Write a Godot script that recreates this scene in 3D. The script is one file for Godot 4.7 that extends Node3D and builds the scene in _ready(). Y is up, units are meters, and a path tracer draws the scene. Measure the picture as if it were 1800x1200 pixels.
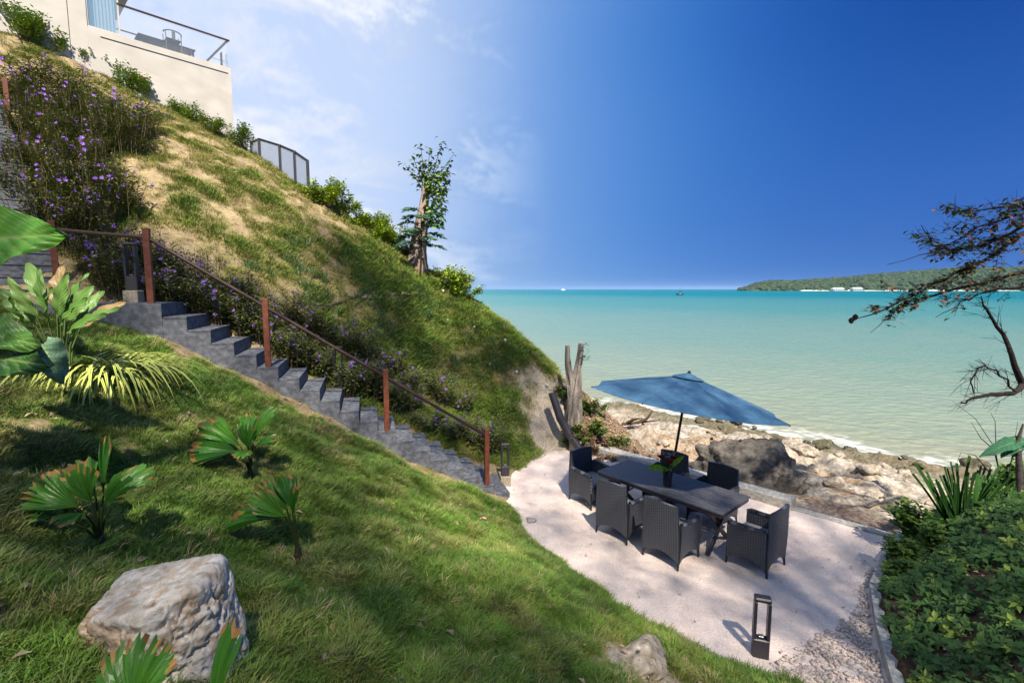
extends Node3D
# A seaside garden: grass hillside, concrete stairs, sand terrace with a dining set, rocky shore and sea.

const FOCAL := 874.0            # pixels of the 1800 x 1200 photograph
const PITCH := 6.0
const EYE := Vector3(0, 3.9, 0)
var SUN := Vector3(0.12, 0.78, 0.6).normalized()   # direction towards the sun
var rng := RandomNumberGenerator.new()
var taken := {}
var M := {}

# ------------------------------------------------------------------ mesh builder
class MB:
	var v := PackedVector3Array()
	var n := PackedVector3Array()
	var c := PackedColorArray()
	var uv := PackedVector2Array()
	var col := Color(1, 1, 1)
	func tri(a: Vector3, b: Vector3, d: Vector3) -> void:      # counter-clockwise seen from outside
		var nn := (b - a).cross(d - a).normalized()
		v.append(a); v.append(d); v.append(b)
		n.append(nn); n.append(nn); n.append(nn)
		c.append(col); c.append(col); c.append(col)
		uv.append(Vector2(a.x, a.z)); uv.append(Vector2(d.x, d.z)); uv.append(Vector2(b.x, b.z))
	func quad(a: Vector3, b: Vector3, d: Vector3, e: Vector3) -> void:
		tri(a, b, d); tri(a, d, e)
	func vert(p: Vector3, nn: Vector3, cc: Color, t: Vector2) -> void:
		v.append(p); n.append(nn); c.append(cc); uv.append(t)
	func stri(a: Vector3, b: Vector3, d: Vector3, na: Vector3, nb: Vector3, nd: Vector3, ca: Color, cb: Color, cd: Color) -> void:
		v.append(a); v.append(d); v.append(b)
		n.append(na); n.append(nd); n.append(nb)
		c.append(ca); c.append(cd); c.append(cb)
		uv.append(Vector2(a.x, a.z)); uv.append(Vector2(d.x, d.z)); uv.append(Vector2(b.x, b.z))
	# smooth grid of points[j * nu + i]; normals from neighbours, sign chosen by the cross product
	func grid(p: PackedVector3Array, nu: int, nv: int, cols: PackedColorArray, uvs: PackedVector2Array, skip := PackedByteArray()) -> void:
		var nn := PackedVector3Array(); nn.resize(p.size())
		for j in nv:
			for i in nu:
				var a := p[j * nu + mini(i + 1, nu - 1)] - p[j * nu + maxi(i - 1, 0)]
				var b := p[mini(j + 1, nv - 1) * nu + i] - p[maxi(j - 1, 0) * nu + i]
				nn[j * nu + i] = a.cross(b).normalized()
		var hc := cols.size() > 0
		var hu := uvs.size() > 0
		for j in nv - 1:
			for i in nu - 1:
				var k := j * nu + i
				if skip.size() > 0 and skip[k] == 1:
					continue
				for q in [k, k + nu + 1, k + 1, k, k + nu, k + nu + 1]:
					v.append(p[q]); n.append(nn[q])
					c.append(cols[q] if hc else col)
					uv.append(uvs[q] if hu else Vector2(p[q].x, p[q].z))
	func tube(p: Array, r: Array, sides: int, cap := true) -> void:
		var rings := []
		var norms := []
		var side := Vector3(0.31, 0.17, 0.93)
		for i in p.size():
			var d: Vector3 = (p[mini(i + 1, p.size() - 1)] - p[maxi(i - 1, 0)])
			d = d.normalized()
			var x := d.cross(side)
			if x.length() < 0.05:
				x = d.cross(Vector3(1, 0, 0))
			x = x.normalized()
			var y := d.cross(x)
			side = x.cross(d)
			var ring := PackedVector3Array()
			var nr := PackedVector3Array()
			for k in sides:
				var a := TAU * k / sides
				var o := x * cos(a) + y * sin(a)
				ring.append(p[i] + o * r[i]); nr.append(o)
			rings.append(ring); norms.append(nr)
		for i in p.size() - 1:
			for k in sides:
				var k2 := (k + 1) % sides
				stri(rings[i][k], rings[i][k2], rings[i + 1][k2], norms[i][k], norms[i][k2], norms[i + 1][k2], col, col, col)
				stri(rings[i][k], rings[i + 1][k2], rings[i + 1][k], norms[i][k], norms[i + 1][k2], norms[i + 1][k], col, col, col)
		if cap:
			for e in [0, p.size() - 1]:
				for k in range(1, sides - 1):
					if e == 0:
						tri(rings[e][0], rings[e][k + 1], rings[e][k])
					else:
						tri(rings[e][0], rings[e][k], rings[e][k + 1])
	# box with chamfered edges
	func box(at: Vector3, size: Vector3, b := Basis(), ch := 0.0) -> void:
		var h := size * 0.5
		var q := func(x: float, y: float, z: float) -> Vector3: return at + b * Vector3(x, y, z)
		if ch <= 0.0:
			for f in [[Vector3(1, 0, 0), Vector3(0, 1, 0), Vector3(0, 0, 1)], [Vector3(0, 1, 0), Vector3(0, 0, 1), Vector3(1, 0, 0)], [Vector3(0, 0, 1), Vector3(1, 0, 0), Vector3(0, 1, 0)]]:
				for s in [-1.0, 1.0]:
					var o: Vector3 = f[0] * h * s
					var u: Vector3 = f[1] * h
					var w: Vector3 = f[2] * h * s
					quad(at + b * (o - u - w), at + b * (o + u - w), at + b * (o + u + w), at + b * (o - u + w))
			return
		var k := h - Vector3(ch, ch, ch)
		for s in [-1.0, 1.0]:
			quad(q.call(h.x * s, -k.y, -k.z * s), q.call(h.x * s, k.y, -k.z * s), q.call(h.x * s, k.y, k.z * s), q.call(h.x * s, -k.y, k.z * s))
			quad(q.call(-k.x * s, h.y * s, -k.z), q.call(-k.x * s, h.y * s, k.z), q.call(k.x * s, h.y * s, k.z), q.call(k.x * s, h.y * s, -k.z))
			quad(q.call(-k.x, -k.y * s, h.z * s), q.call(k.x, -k.y * s, h.z * s), q.call(k.x, k.y * s, h.z * s), q.call(-k.x, k.y * s, h.z * s))
		for s in [-1.0, 1.0]:
			for t in [-1.0, 1.0]:
				_edge(q.call(h.x * s, k.y * t, -k.z), q.call(h.x * s, k.y * t, k.z), q.call(k.x * s, h.y * t, k.z), q.call(k.x * s, h.y * t, -k.z), at)
				_edge(q.call(h.x * s, -k.y, k.z * t), q.call(h.x * s, k.y, k.z * t), q.call(k.x * s, k.y, h.z * t), q.call(k.x * s, -k.y, h.z * t), at)
				_edge(q.call(-k.x, h.y * s, k.z * t), q.call(k.x, h.y * s, k.z * t), q.call(k.x, k.y * s, h.z * t), q.call(-k.x, k.y * s, h.z * t), at)
				for w in [-1.0, 1.0]:
					_otri(q.call(h.x * s, k.y * t, k.z * w), q.call(k.x * s, h.y * t, k.z * w), q.call(k.x * s, k.y * t, h.z * w), at)
	func _otri(a: Vector3, b: Vector3, d: Vector3, inside: Vector3) -> void:
		if (b - a).cross(d - a).dot(a - inside) < 0.0:
			tri(a, d, b)
		else:
			tri(a, b, d)
	func _edge(a: Vector3, b: Vector3, d: Vector3, e: Vector3, inside: Vector3) -> void:
		_otri(a, b, d, inside); _otri(a, d, e, inside)
	# upright prism over a polygon of (x, z), from y0 to y1
	func prism(poly: Array, y0: float, y1: float) -> void:
		var pts := PackedVector2Array(poly)
		if Geometry2D.is_polygon_clockwise(pts):
			pts.reverse()
		var ix := Geometry2D.triangulate_polygon(pts)
		for k in range(0, ix.size(), 3):
			var a := pts[ix[k]]; var b := pts[ix[k + 1]]; var d := pts[ix[k + 2]]
			if (b - a).cross(d - a) > 0.0:
				var t := b; b = d; d = t
			tri(Vector3(a.x, y1, a.y), Vector3(b.x, y1, b.y), Vector3(d.x, y1, d.y))
			tri(Vector3(a.x, y0, a.y), Vector3(d.x, y0, d.y), Vector3(b.x, y0, b.y))
		var mid := Vector2.ZERO
		for p in pts: mid += p / pts.size()
		for k in pts.size():
			var a := pts[k]; var b := pts[(k + 1) % pts.size()]
			_edge(Vector3(a.x, y0, a.y), Vector3(b.x, y0, b.y), Vector3(b.x, y1, b.y), Vector3(a.x, y1, a.y), Vector3(mid.x, (y0 + y1) * 0.5, mid.y))
	# closed shell of thickness th about the surface f(u, v), u and v from 0 to 1
	func shell(f: Callable, nu: int, nv: int, th: float, us: float, vs: float) -> void:
		var mid := PackedVector3Array()
		var uvs := PackedVector2Array()
		for j in nv + 1:
			for i in nu + 1:
				mid.append(f.call(float(i) / nu, float(j) / nv))
				uvs.append(Vector2(us * i / nu, vs * j / nv))
		var fr := PackedVector3Array(); var bk := PackedVector3Array()
		var w := nu + 1
		for j in nv + 1:
			for i in w:
				var a := mid[j * w + mini(i + 1, nu)] - mid[j * w + maxi(i - 1, 0)]
				var b := mid[mini(j + 1, nv) * w + i] - mid[maxi(j - 1, 0) * w + i]
				var nn := a.cross(b).normalized() * th * 0.5
				fr.append(mid[j * w + i] + nn); bk.append(mid[j * w + i] - nn)
		grid(fr, w, nv + 1, PackedColorArray(), uvs)
		var rb := PackedVector3Array(); var ru := PackedVector2Array()
		for j in nv + 1:
			for i in w:
				rb.append(bk[j * w + nu - i]); ru.append(uvs[j * w + nu - i])
		grid(rb, w, nv + 1, PackedColorArray(), ru)
		for i in nu:
			quad(bk[i], bk[i + 1], fr[i + 1], fr[i])
			quad(fr[nv * w + i], fr[nv * w + i + 1], bk[nv * w + i + 1], bk[nv * w + i])
		for j in nv:
			quad(fr[j * w], fr[(j + 1) * w], bk[(j + 1) * w], bk[j * w])
			quad(bk[j * w + nu], bk[(j + 1) * w + nu], fr[(j + 1) * w + nu], fr[j * w + nu])
	# a pointed leaf: base, tip, half width across, folded along the midrib
	func leaf(a: Vector3, dir: Vector3, up: Vector3, length: float, width: float, fold := 0.25, droop := 0.15) -> void:
		var s := dir.cross(up).normalized()
		var nn := s.cross(dir).normalized()
		var m := a + dir * length * 0.5 - nn * droop * length * 0.25
		var t := a + dir * length - nn * droop * length
		var l := m + s * width + nn * width * fold
		var r := m - s * width + nn * width * fold
		tri(a, m, l); tri(m, t, l); tri(a, r, m); tri(m, r, t)
	func leaf2(a: Vector3, dir: Vector3, up: Vector3, length: float, width: float) -> void:
		var s := dir.cross(up).normalized() * width
		var m := a + dir * length * 0.45
		var t := a + dir * length
		tri(a, m - s, t); tri(a, t, m + s)
	func mesh(m: Material = null) -> ArrayMesh:
		var arr := []; arr.resize(Mesh.ARRAY_MAX)
		arr[Mesh.ARRAY_VERTEX] = v; arr[Mesh.ARRAY_NORMAL] = n; arr[Mesh.ARRAY_COLOR] = c; arr[Mesh.ARRAY_TEX_UV] = uv
		var am := ArrayMesh.new()
		am.add_surface_from_arrays(Mesh.PRIMITIVE_TRIANGLES, arr)
		if m: am.surface_set_material(0, m)
		return am

# ------------------------------------------------------------------ naming and tagging
func numbered(called: String) -> String:
	if not taken.has(called):
		taken[called] = 0
		return called
	taken[called] += 1
	return "%s_%03d" % [called, taken[called]]
func thing(called: String, label: String, category: String, at := Vector3.ZERO, turn := 0.0, group := "") -> Node3D:
	var o := Node3D.new()
	o.name = numbered(called); add_child(o)
	o.position = at; o.rotation.y = turn
	o.set_meta("label", label); o.set_meta("category", category)
	if group != "": o.set_meta("group", group)
	return o
func part(called: String, mb: MB, m: Material, parent: Node3D, label := "") -> MeshInstance3D:
	var o := MeshInstance3D.new()
	o.mesh = mb.mesh(m); o.name = called
	parent.add_child(o, true)
	if label != "": o.set_meta("label", label)
	return o
func single(called: String, mb: MB, m: Material, label: String, category: String, at := Vector3.ZERO, group := "") -> MeshInstance3D:
	var o := MeshInstance3D.new()
	o.mesh = mb.mesh(m); o.name = numbered(called); add_child(o)
	o.position = at
	o.set_meta("label", label); o.set_meta("category", category)
	if group != "": o.set_meta("group", group)
	return o
func struct(called: String, mb: MB, m: Material) -> MeshInstance3D:
	var o := MeshInstance3D.new()
	o.mesh = mb.mesh(m); o.name = numbered(called); add_child(o)
	o.set_meta("kind", "structure")
	return o
func copy(o: Node3D, at: Vector3, turn: float, label := "", size := 1.0) -> Node3D:
	var r: Node3D = o.duplicate()
	var stem := String(o.name)
	if stem.length() > 4 and stem.right(3).is_valid_int() and stem[-4] == "_": stem = stem.left(-4)
	r.name = numbered(stem); add_child(r)
	r.position = at; r.rotation = Vector3(0, turn, 0); r.scale = Vector3.ONE * size
	if label != "": r.set_meta("label", label)
	return r
func stuff(called: String, mesh: Mesh, xf: Array, cols: Array, label: String, category: String, parent: Node3D = null) -> MultiMeshInstance3D:
	var mm := MultiMesh.new()
	mm.transform_format = MultiMesh.TRANSFORM_3D
	mm.use_colors = true
	mm.mesh = mesh
	mm.instance_count = xf.size()
	for i in xf.size():
		mm.set_instance_transform(i, xf[i]); mm.set_instance_color(i, cols[i])
	var o := MultiMeshInstance3D.new()
	o.multimesh = mm
	if parent:
		o.name = called; parent.add_child(o, true)
	else:
		o.name = numbered(called); add_child(o)
		o.set_meta("label", label); o.set_meta("category", category)
	o.set_meta("kind", "stuff")
	return o

# ------------------------------------------------------------------ pixels to places
func ray(px: float, py: float) -> Vector3:
	var a := (px - 900.0) / FOCAL
	var b := -(py - 600.0) / FOCAL
	var p := deg_to_rad(PITCH)
	return Vector3(a, b * cos(p) - sin(p), -(cos(p) + b * sin(p)))
func at_t(px: float, py: float, t: float) -> Vector3:
	return EYE + ray(px, py) * t
func on_y(px: float, py: float, y: float) -> Vector3:
	var d := ray(px, py)
	return EYE + d * ((y - EYE.y) / d.y)
func on_ground(px: float, py: float, t0 := 1.5, t1 := 26.0) -> Vector3:
	var d := ray(px, py)
	var t := t0
	while t < t1:
		var p := EYE + d * t
		if p.y < ground(p.x, p.z):
			var lo := t - 0.1; var hi := t
			for k in 8:
				var m := (lo + hi) * 0.5
				var q := EYE + d * m
				if q.y < ground(q.x, q.z): hi = m
				else: lo = m
			var r := EYE + d * hi
			return Vector3(r.x, ground(r.x, r.z), r.z)
		t += 0.1
	var e := EYE + d * t1
	return Vector3(e.x, ground(e.x, e.z), e.z)
func crest(px: float, t0 := 9.0, t1 := 19.5) -> Vector3:      # where the skyline of the hill stands in this column
	var py := 40.0
	while py < 800.0:
		var d := ray(px, py)
		var t := t0
		while t < t1:
			var p := EYE + d * t
			if p.y < ground(p.x, p.z): return Vector3(p.x, ground(p.x, p.z), p.z)
			t += 0.15
		py += 3.0
	return Vector3.ZERO
func to_px(p: Vector3) -> Vector2:
	var a := deg_to_rad(PITCH)
	var y := p.y - EYE.y
	var f := -p.z * cos(a) - y * sin(a)
	var u := y * cos(a) - p.z * sin(a)
	if f < 0.05: return Vector2(-9999, -9999)
	return Vector2(900 + FOCAL * p.x / f, 600 - FOCAL * u / f)

# ------------------------------------------------------------------ terrain
var GX0 := -26.0
var GZ0 := -27.0
var GS := 0.125
var GNX := 260
var GNZ := 272
var hgrid := PackedFloat32Array()
var knots := [
	# foot of the slopes, at the sand
	[0.05, -8.55, 0.0], [0.35, -7.39, 0.0], [0.8, -6.6, 0.0], [1.38, -5.67, 0.0], [1.91, -5.18, 0.0], [2.47, -4.76, 0.0], [3.0, -4.45, 0.02], [0.0, -9.97, 0.0], [0.45, -11.0, 0.0], [0.95, -11.82, 0.02],
	# under the sand
	[1.0, -7.6, -0.3], [0.7, -9.3, -0.3], [1.4, -10.6, -0.3], [2.2, -11.0, -0.4], [2.0, -6.2, -0.3], [2.8, -5.4, -0.3], [3.4, -8.6, -0.5], [4.6, -6.6, -0.5], [3.8, -4.9, -0.2],
	# lawn in front of the stairs
	[-5.0, -6.95, 3.15], [-3.8, -7.42, 2.38], [-3.0, -7.72, 1.86], [-2.2, -8.0, 1.28], [-1.2, -8.38, 0.62], [-0.6, -8.6, 0.27],
	[-4.4, -5.2, 3.0], [-4.6, -4.4, 2.92], [-3.3, -3.1, 2.5], [-2.06, -1.85, 2.36], [-2.6, -4.8, 2.0], [-1.72, -3.8, 1.7], [-2.9, -3.4, 2.15], [-1.6, -2.15, 2.08], [0.0, -3.05, 1.3], [1.2, -3.9, 0.62], [0.0, -5.0, 0.95],
	[0.0, 0.0, 2.25], [2.0, -2.2, 1.0], [4.0, -2.2, 0.7], [3.0, 1.0, 2.0], [0.0, 4.0, 3.0], [-4.0, 2.0, 3.8], [-7.0, -3.0, 4.6], [-7.0, -5.8, 3.7], [-9.0, -7.0, 4.3], [-12.0, -9.0, 6.7], [-11.0, 0.0, 6.5],
	# hill beyond the stairs
	[-0.5, -10.2, 0.12], [-1.4, -9.9, 0.68], [-2.6, -9.5, 1.45], [-3.7, -9.1, 2.3], [-5.0, -8.6, 3.35], [-6.5, -8.5, 3.95], [-8.0, -9.2, 4.85], [-9.6, -10.4, 6.25], [-11.4, -12.0, 7.95],
	[-7.6, -11.4, 6.5], [-4.0, -11.8, 4.0], [-1.5, -13.0, 2.5], [0.0, -11.8, 0.95], [0.9, -12.9, 1.75], [0.0, -13.4, 2.55], [-1.04, -14.0, 3.45], [-2.74, -14.6, 4.5], [-4.46, -15.3, 5.7], [-6.2, -15.7, 6.72], [-8.3, -16.5, 8.2], [-10.7, -17.1, 9.4],
	[-11.9, -17.4, 9.95], [-13.3, -15.9, 10.7], [-14.2, -14.8, 10.95], [-16.0, -12.0, 11.3], [-13.0, -13.6, 9.7],
	# beyond the crest
	[-12.0, -19.5, 10.0], [-16.0, -19.0, 11.2], [-8.5, -19.5, 7.0], [-5.0, -18.5, 4.6], [-2.0, -17.5, 2.6], [0.5, -15.8, 1.0], [1.8, -13.8, 0.95], [2.8, -15.2, -0.7], [1.75, -12.6, 1.05], [1.55, -12.35, 0.62], [2.25, -12.35, 0.62], [2.75, -12.3, 0.3], [3.2, -12.4, 0.05], [2.6, -13.3, 0.55], [3.6, -13.4, -0.5], [2.0, -19.0, -1.6], [-3.0, -22.0, -0.5], [-10.0, -25.0, 3.0], [6.0, -10.0, -1.2], [5.5, -17.0, -2.2], [6.0, 4.0, 2.0], [-20.0, -22.0, 11.5], [-24.0, -8.0, 12.5]]
func tps_kernel(r2: float) -> float:
	return 0.0 if r2 < 1e-9 else r2 * log(r2)
func build_heights() -> void:
	var n := knots.size()
	var m := n + 3
	var A := []
	for i in m:
		var row := PackedFloat64Array(); row.resize(m + 1); row.fill(0.0)
		A.append(row)
	for i in n:
		for j in n:
			var dx: float = knots[i][0] - knots[j][0]
			var dz: float = knots[i][1] - knots[j][1]
			A[i][j] = tps_kernel(dx * dx + dz * dz)
		A[i][i] = 0.35
		A[i][n] = 1.0; A[i][n + 1] = knots[i][0]; A[i][n + 2] = knots[i][1]
		A[n][i] = 1.0; A[n + 1][i] = knots[i][0]; A[n + 2][i] = knots[i][1]
		A[i][m] = knots[i][2]
	for k in m:
		var best := k
		for r in range(k + 1, m):
			if absf(A[r][k]) > absf(A[best][k]): best = r
		var t = A[k]; A[k] = A[best]; A[best] = t
		for r in range(k + 1, m):
			var f: float = A[r][k] / A[k][k]
			if f == 0.0: continue
			var ar: PackedFloat64Array = A[r]
			var ak: PackedFloat64Array = A[k]
			for q in range(k, m + 1): ar[q] -= f * ak[q]
			A[r] = ar
	var w := PackedFloat64Array(); w.resize(m)
	for k in range(m - 1, -1, -1):
		var s: float = A[k][m]
		for q in range(k + 1, m): s -= A[k][q] * w[q]
		w[k] = s / A[k][k]
	var kx := PackedFloat64Array(); var kz := PackedFloat64Array()
	for k in knots: kx.append(k[0]); kz.append(k[1])
	# the spline on a coarse lattice, then interpolated with cubics
	var step := 4
	var cw := GNX / step + 4
	var chh := GNZ / step + 4
	var co := PackedFloat64Array(); co.resize(cw * chh)
	for j in chh:
		var z := GZ0 + (j - 1) * GS * step
		for i in cw:
			var x := GX0 + (i - 1) * GS * step
			var s := w[n] + w[n + 1] * x + w[n + 2] * z
			for q in n:
				var dx := x - kx[q]; var dz := z - kz[q]
				var r2 := dx * dx + dz * dz
				if r2 > 1e-9: s += w[q] * r2 * log(r2)
			co[j * cw + i] = s
	var lump := FastNoiseLite.new(); lump.seed = 5; lump.frequency = 0.45; lump.fractal_octaves = 4
	hgrid.resize(GNX * GNZ)
	for j in GNZ:
		var fz := float(j) / step; var jz := int(fz); var tz := fz - jz
		for i in GNX:
			var fx := float(i) / step; var jx := int(fx); var tx := fx - jx
			var r := [0.0, 0.0, 0.0, 0.0]
			for q in 4:
				var b := (jz + q) * cw + jx
				r[q] = cubic_interpolate(co[b + 1], co[b + 2], co[b], co[b + 3], tx)
			var h := cubic_interpolate(r[1], r[2], r[0], r[3], tz)
			var x := GX0 + i * GS; var z := GZ0 + j * GS
			h += (lump.get_noise_2d(x * 2.0, z * 2.0) * (0.11 if z > -8.0 else 0.17) + lump.get_noise_2d(x * 7.0 + 3.0, z * 7.0) * 0.035) * clampf(h * 2.0 + 0.2, 0.0, 1.0)
			hgrid[j * GNX + i] = h
func ground(x: float, z: float) -> float:
	var fx := clampf((x - GX0) / GS, 0.0, GNX - 1.001); var fz := clampf((z - GZ0) / GS, 0.0, GNZ - 1.001)
	var i := int(fx); var j := int(fz)
	fx -= i; fz -= j
	var k := j * GNX + i
	return lerpf(lerpf(hgrid[k], hgrid[k + 1], fx), lerpf(hgrid[k + GNX], hgrid[k + GNX + 1], fx), fz)
func slope_normal(x: float, z: float) -> Vector3:
	return Vector3(ground(x - 0.2, z) - ground(x + 0.2, z), 0.4, ground(x, z - 0.2) - ground(x, z + 0.2)).normalized()

# ------------------------------------------------------------------ materials
func noise_image(seed_: int, freq: float, oct: int, size: int, lo: Color, hi: Color, kind := FastNoiseLite.TYPE_SIMPLEX_SMOOTH, ridged := false) -> ImageTexture:
	var f := FastNoiseLite.new()
	f.seed = seed_; f.frequency = freq; f.fractal_octaves = oct; f.noise_type = kind
	if ridged: f.fractal_type = FastNoiseLite.FRACTAL_RIDGED
	var g := f.get_seamless_image(size, size)
	var im := Image.create(size, size, false, Image.FORMAT_RGB8)
	for y in size:
		for x in size:
			im.set_pixel(x, y, lo.lerp(hi, g.get_pixel(x, y).r))
	return ImageTexture.create_from_image(im)
func noise_normal(seed_: int, freq: float, oct: int, size: int, strength: float, kind := FastNoiseLite.TYPE_SIMPLEX_SMOOTH, ridged := false) -> ImageTexture:
	var f := FastNoiseLite.new()
	f.seed = seed_; f.frequency = freq; f.fractal_octaves = oct; f.noise_type = kind
	if ridged: f.fractal_type = FastNoiseLite.FRACTAL_RIDGED
	var g := f.get_seamless_image(size, size)
	g.convert(Image.FORMAT_RGBA8)
	g.bump_map_to_normal_map(strength)
	return ImageTexture.create_from_image(g)
func flat(lin: Color, rough := 0.8, metal := 0.0) -> StandardMaterial3D:
	var m := StandardMaterial3D.new()
	m.albedo_color = lin.linear_to_srgb(); m.roughness = rough; m.metallic = metal
	m.cull_mode = BaseMaterial3D.CULL_DISABLED
	return m
func painted(rough := 0.85, spec := 0.3) -> StandardMaterial3D:   # colours come with the vertices, in linear values
	var m := StandardMaterial3D.new()
	m.vertex_color_use_as_albedo = true; m.roughness = rough; m.metallic_specular = spec
	m.cull_mode = BaseMaterial3D.CULL_DISABLED
	return m
func leafy(rough := 0.5, through := Color(0.1, 0.16, 0.02)) -> StandardMaterial3D:
	var m := painted(rough, 0.35)
	m.backlight_enabled = true; m.backlight = through
	return m
func tri_tex(m: StandardMaterial3D, tex: Texture2D, nor: Texture2D, scale: float, depth := 1.0) -> StandardMaterial3D:
	m.uv1_triplanar = true; m.uv1_world_triplanar = true
	m.uv1_scale = Vector3.ONE * scale
	if tex: m.albedo_texture = tex
	if nor:
		m.normal_enabled = true; m.normal_texture = nor; m.normal_scale = depth
	return m
func weave_maps() -> Array:
	var w := 64
	var hh := Image.create(w, w, false, Image.FORMAT_RGBA8)
	var al := Image.create(w, w, false, Image.FORMAT_RGB8)
	var r := RandomNumberGenerator.new(); r.seed = 4
	for y in w:
		for x in w:
			var rib := x / 16
			var row := y / 8
			var over := (rib + row) % 2 == 0
			var fx := (x % 16) / 15.0 - 0.5
			var fy := (y % 8) / 7.0 - 0.5
			var h := (0.55 + 0.45 * cos(fx * PI)) * (0.65 + 0.35 * cos(fy * 2.6)) if over else 0.42 * (0.6 + 0.4 * cos(fx * PI))
			hh.set_pixel(x, y, Color(h, h, h, 1))
			var a := 0.22 + 0.85 * h + r.randf_range(-0.05, 0.05)
			al.set_pixel(x, y, Color(a, a, a))
	hh.bump_map_to_normal_map(3.0)
	return [ImageTexture.create_from_image(al), ImageTexture.create_from_image(hh)]

# ------------------------------------------------------------------ sky
const SKY_AZ := [-180.0, -130.0, -95.0, -46.0, -30.0, -19.0, -10.0, 0.0, 13.0, 25.0, 36.0, 46.0, 100.0, 180.0]
const SKY_EL := [0.0, 7.0, 16.0, 28.0, 55.0, 90.0]
const SKY_ROWS := [  # upper rows, out of view, made paler to add fill light in the shade
	[[82, 130, 203], [128, 167, 222], [211, 219, 238], [221, 227, 240], [221, 227, 241], [211, 220, 239], [171, 193, 227], [125, 162, 214], [84, 137, 205], [63, 117, 192], [55, 108, 185], [52, 103, 182], [70, 118, 195], [82, 130, 203]],
	[[82, 130, 203], [128, 167, 222], [211, 219, 238], [223, 228, 240], [225, 229, 242], [221, 227, 242], [173, 195, 229], [120, 158, 215], [78, 134, 205], [54, 108, 187], [49, 101, 181], [47, 98, 178], [70, 118, 195], [82, 130, 203]],
	[[82, 130, 203], [128, 167, 222], [209, 218, 238], [219, 226, 240], [223, 228, 242], [224, 229, 243], [182, 202, 232], [120, 158, 217], [76, 131, 203], [46, 102, 182], [33, 87, 168], [31, 83, 163], [70, 118, 195], [82, 130, 203]],
	[[82, 130, 203], [128, 167, 222], [203, 214, 237], [209, 218, 238], [209, 218, 239], [209, 218, 240], [184, 202, 233], [127, 162, 218], [70, 126, 200], [38, 93, 175], [25, 76, 156], [19, 66, 144], [70, 118, 195], [82, 130, 203]],
	[[148, 177, 223], [169, 192, 229], [189, 204, 233], [189, 204, 233], [185, 201, 232], [177, 196, 231], [161, 184, 225], [139, 167, 217], [110, 146, 206], [89, 129, 196], [80, 120, 189], [78, 118, 187], [107, 146, 207], [148, 177, 223]],
	[[168, 191, 230], [168, 191, 230], [168, 191, 230], [168, 191, 230], [168, 191, 230], [168, 191, 230], [168, 191, 230], [168, 191, 230], [168, 191, 230], [168, 191, 230], [168, 191, 230], [168, 191, 230], [168, 191, 230], [168, 191, 230]]]
func sky_cell(j: int, az: float) -> Vector3:
	var i := 0
	while i < SKY_AZ.size() - 2 and az > SKY_AZ[i + 1]: i += 1
	var t := clampf((az - SKY_AZ[i]) / (SKY_AZ[i + 1] - SKY_AZ[i]), 0.0, 1.0)
	var a: Array = SKY_ROWS[j][i]; var b: Array = SKY_ROWS[j][i + 1]
	return Vector3(lerpf(a[0], b[0], t), lerpf(a[1], b[1], t), lerpf(a[2], b[2], t)) / 255.0
func make_sky() -> Texture2D:
	var w := 1536
	var h := 768
	var puff := FastNoiseLite.new(); puff.seed = 21; puff.frequency = 1.0; puff.fractal_octaves = 5; puff.domain_warp_enabled = true; puff.domain_warp_amplitude = 0.6; puff.domain_warp_frequency = 1.2
	# each row of the table, softened along the azimuth
	var rows := []
	for j in SKY_EL.size():
		var row := PackedVector3Array()
		for x in w:
			var s := Vector3.ZERO
			for q in 9:
				var az := 360.0 * (x + 0.5) / w + (q - 4) * 2.2
				az = fposmod(az + 180.0, 360.0) - 180.0          # the left edge of a panorama looks along -z
				s += sky_cell(j, az)
			row.append(s / 9.0)
		rows.append(row)
	var im := Image.create(w, h, false, Image.FORMAT_RGB8)
	var last := SKY_EL.size() - 1
	for y in h:
		var el := 90.0 - 180.0 * (y + 0.5) / h
		var e := maxf(el, 0.0)
		var j := 0
		while j < last - 1 and e > SKY_EL[j + 1]: j += 1
		var te := clampf((e - SKY_EL[j]) / (SKY_EL[j + 1] - SKY_EL[j]), 0.0, 1.0)
		var r0: PackedVector3Array = rows[maxi(j - 1, 0)]; var r1: PackedVector3Array = rows[j]
		var r2: PackedVector3Array = rows[j + 1]; var r3: PackedVector3Array = rows[mini(j + 2, last)]
		for x in w:
			var k := r1[x].cubic_interpolate(r2[x], r0[x], r3[x], te)
			var c := Color(k.x, k.y, k.z)
			if el > 0.0 and k.x > 0.4:
				# thin high cloud: streaked noise, strongest where the sky is pale
				var az := TAU * (x + 0.5) / w
				var d := Vector3(sin(az) * cos(deg_to_rad(el)), sin(deg_to_rad(el)), -cos(az) * cos(deg_to_rad(el)))
				var n := puff.get_noise_3d(d.x * 2.2 + d.y * 1.5, d.y * 4.5, d.z * 2.2)
				var wisp := clampf(n * 2.4 + 0.1, -0.75, 0.9) * clampf((c.r - 0.42) / 0.4, 0.0, 1.0)
				c = c.lerp(Color(0.94, 0.95, 0.975), wisp * 1.1) if wisp > 0.0 else c.lerp(Color(0.68, 0.78, 0.95), -wisp * 0.75)
			im.set_pixel(x, y, c)
	return ImageTexture.create_from_image(im)

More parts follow.
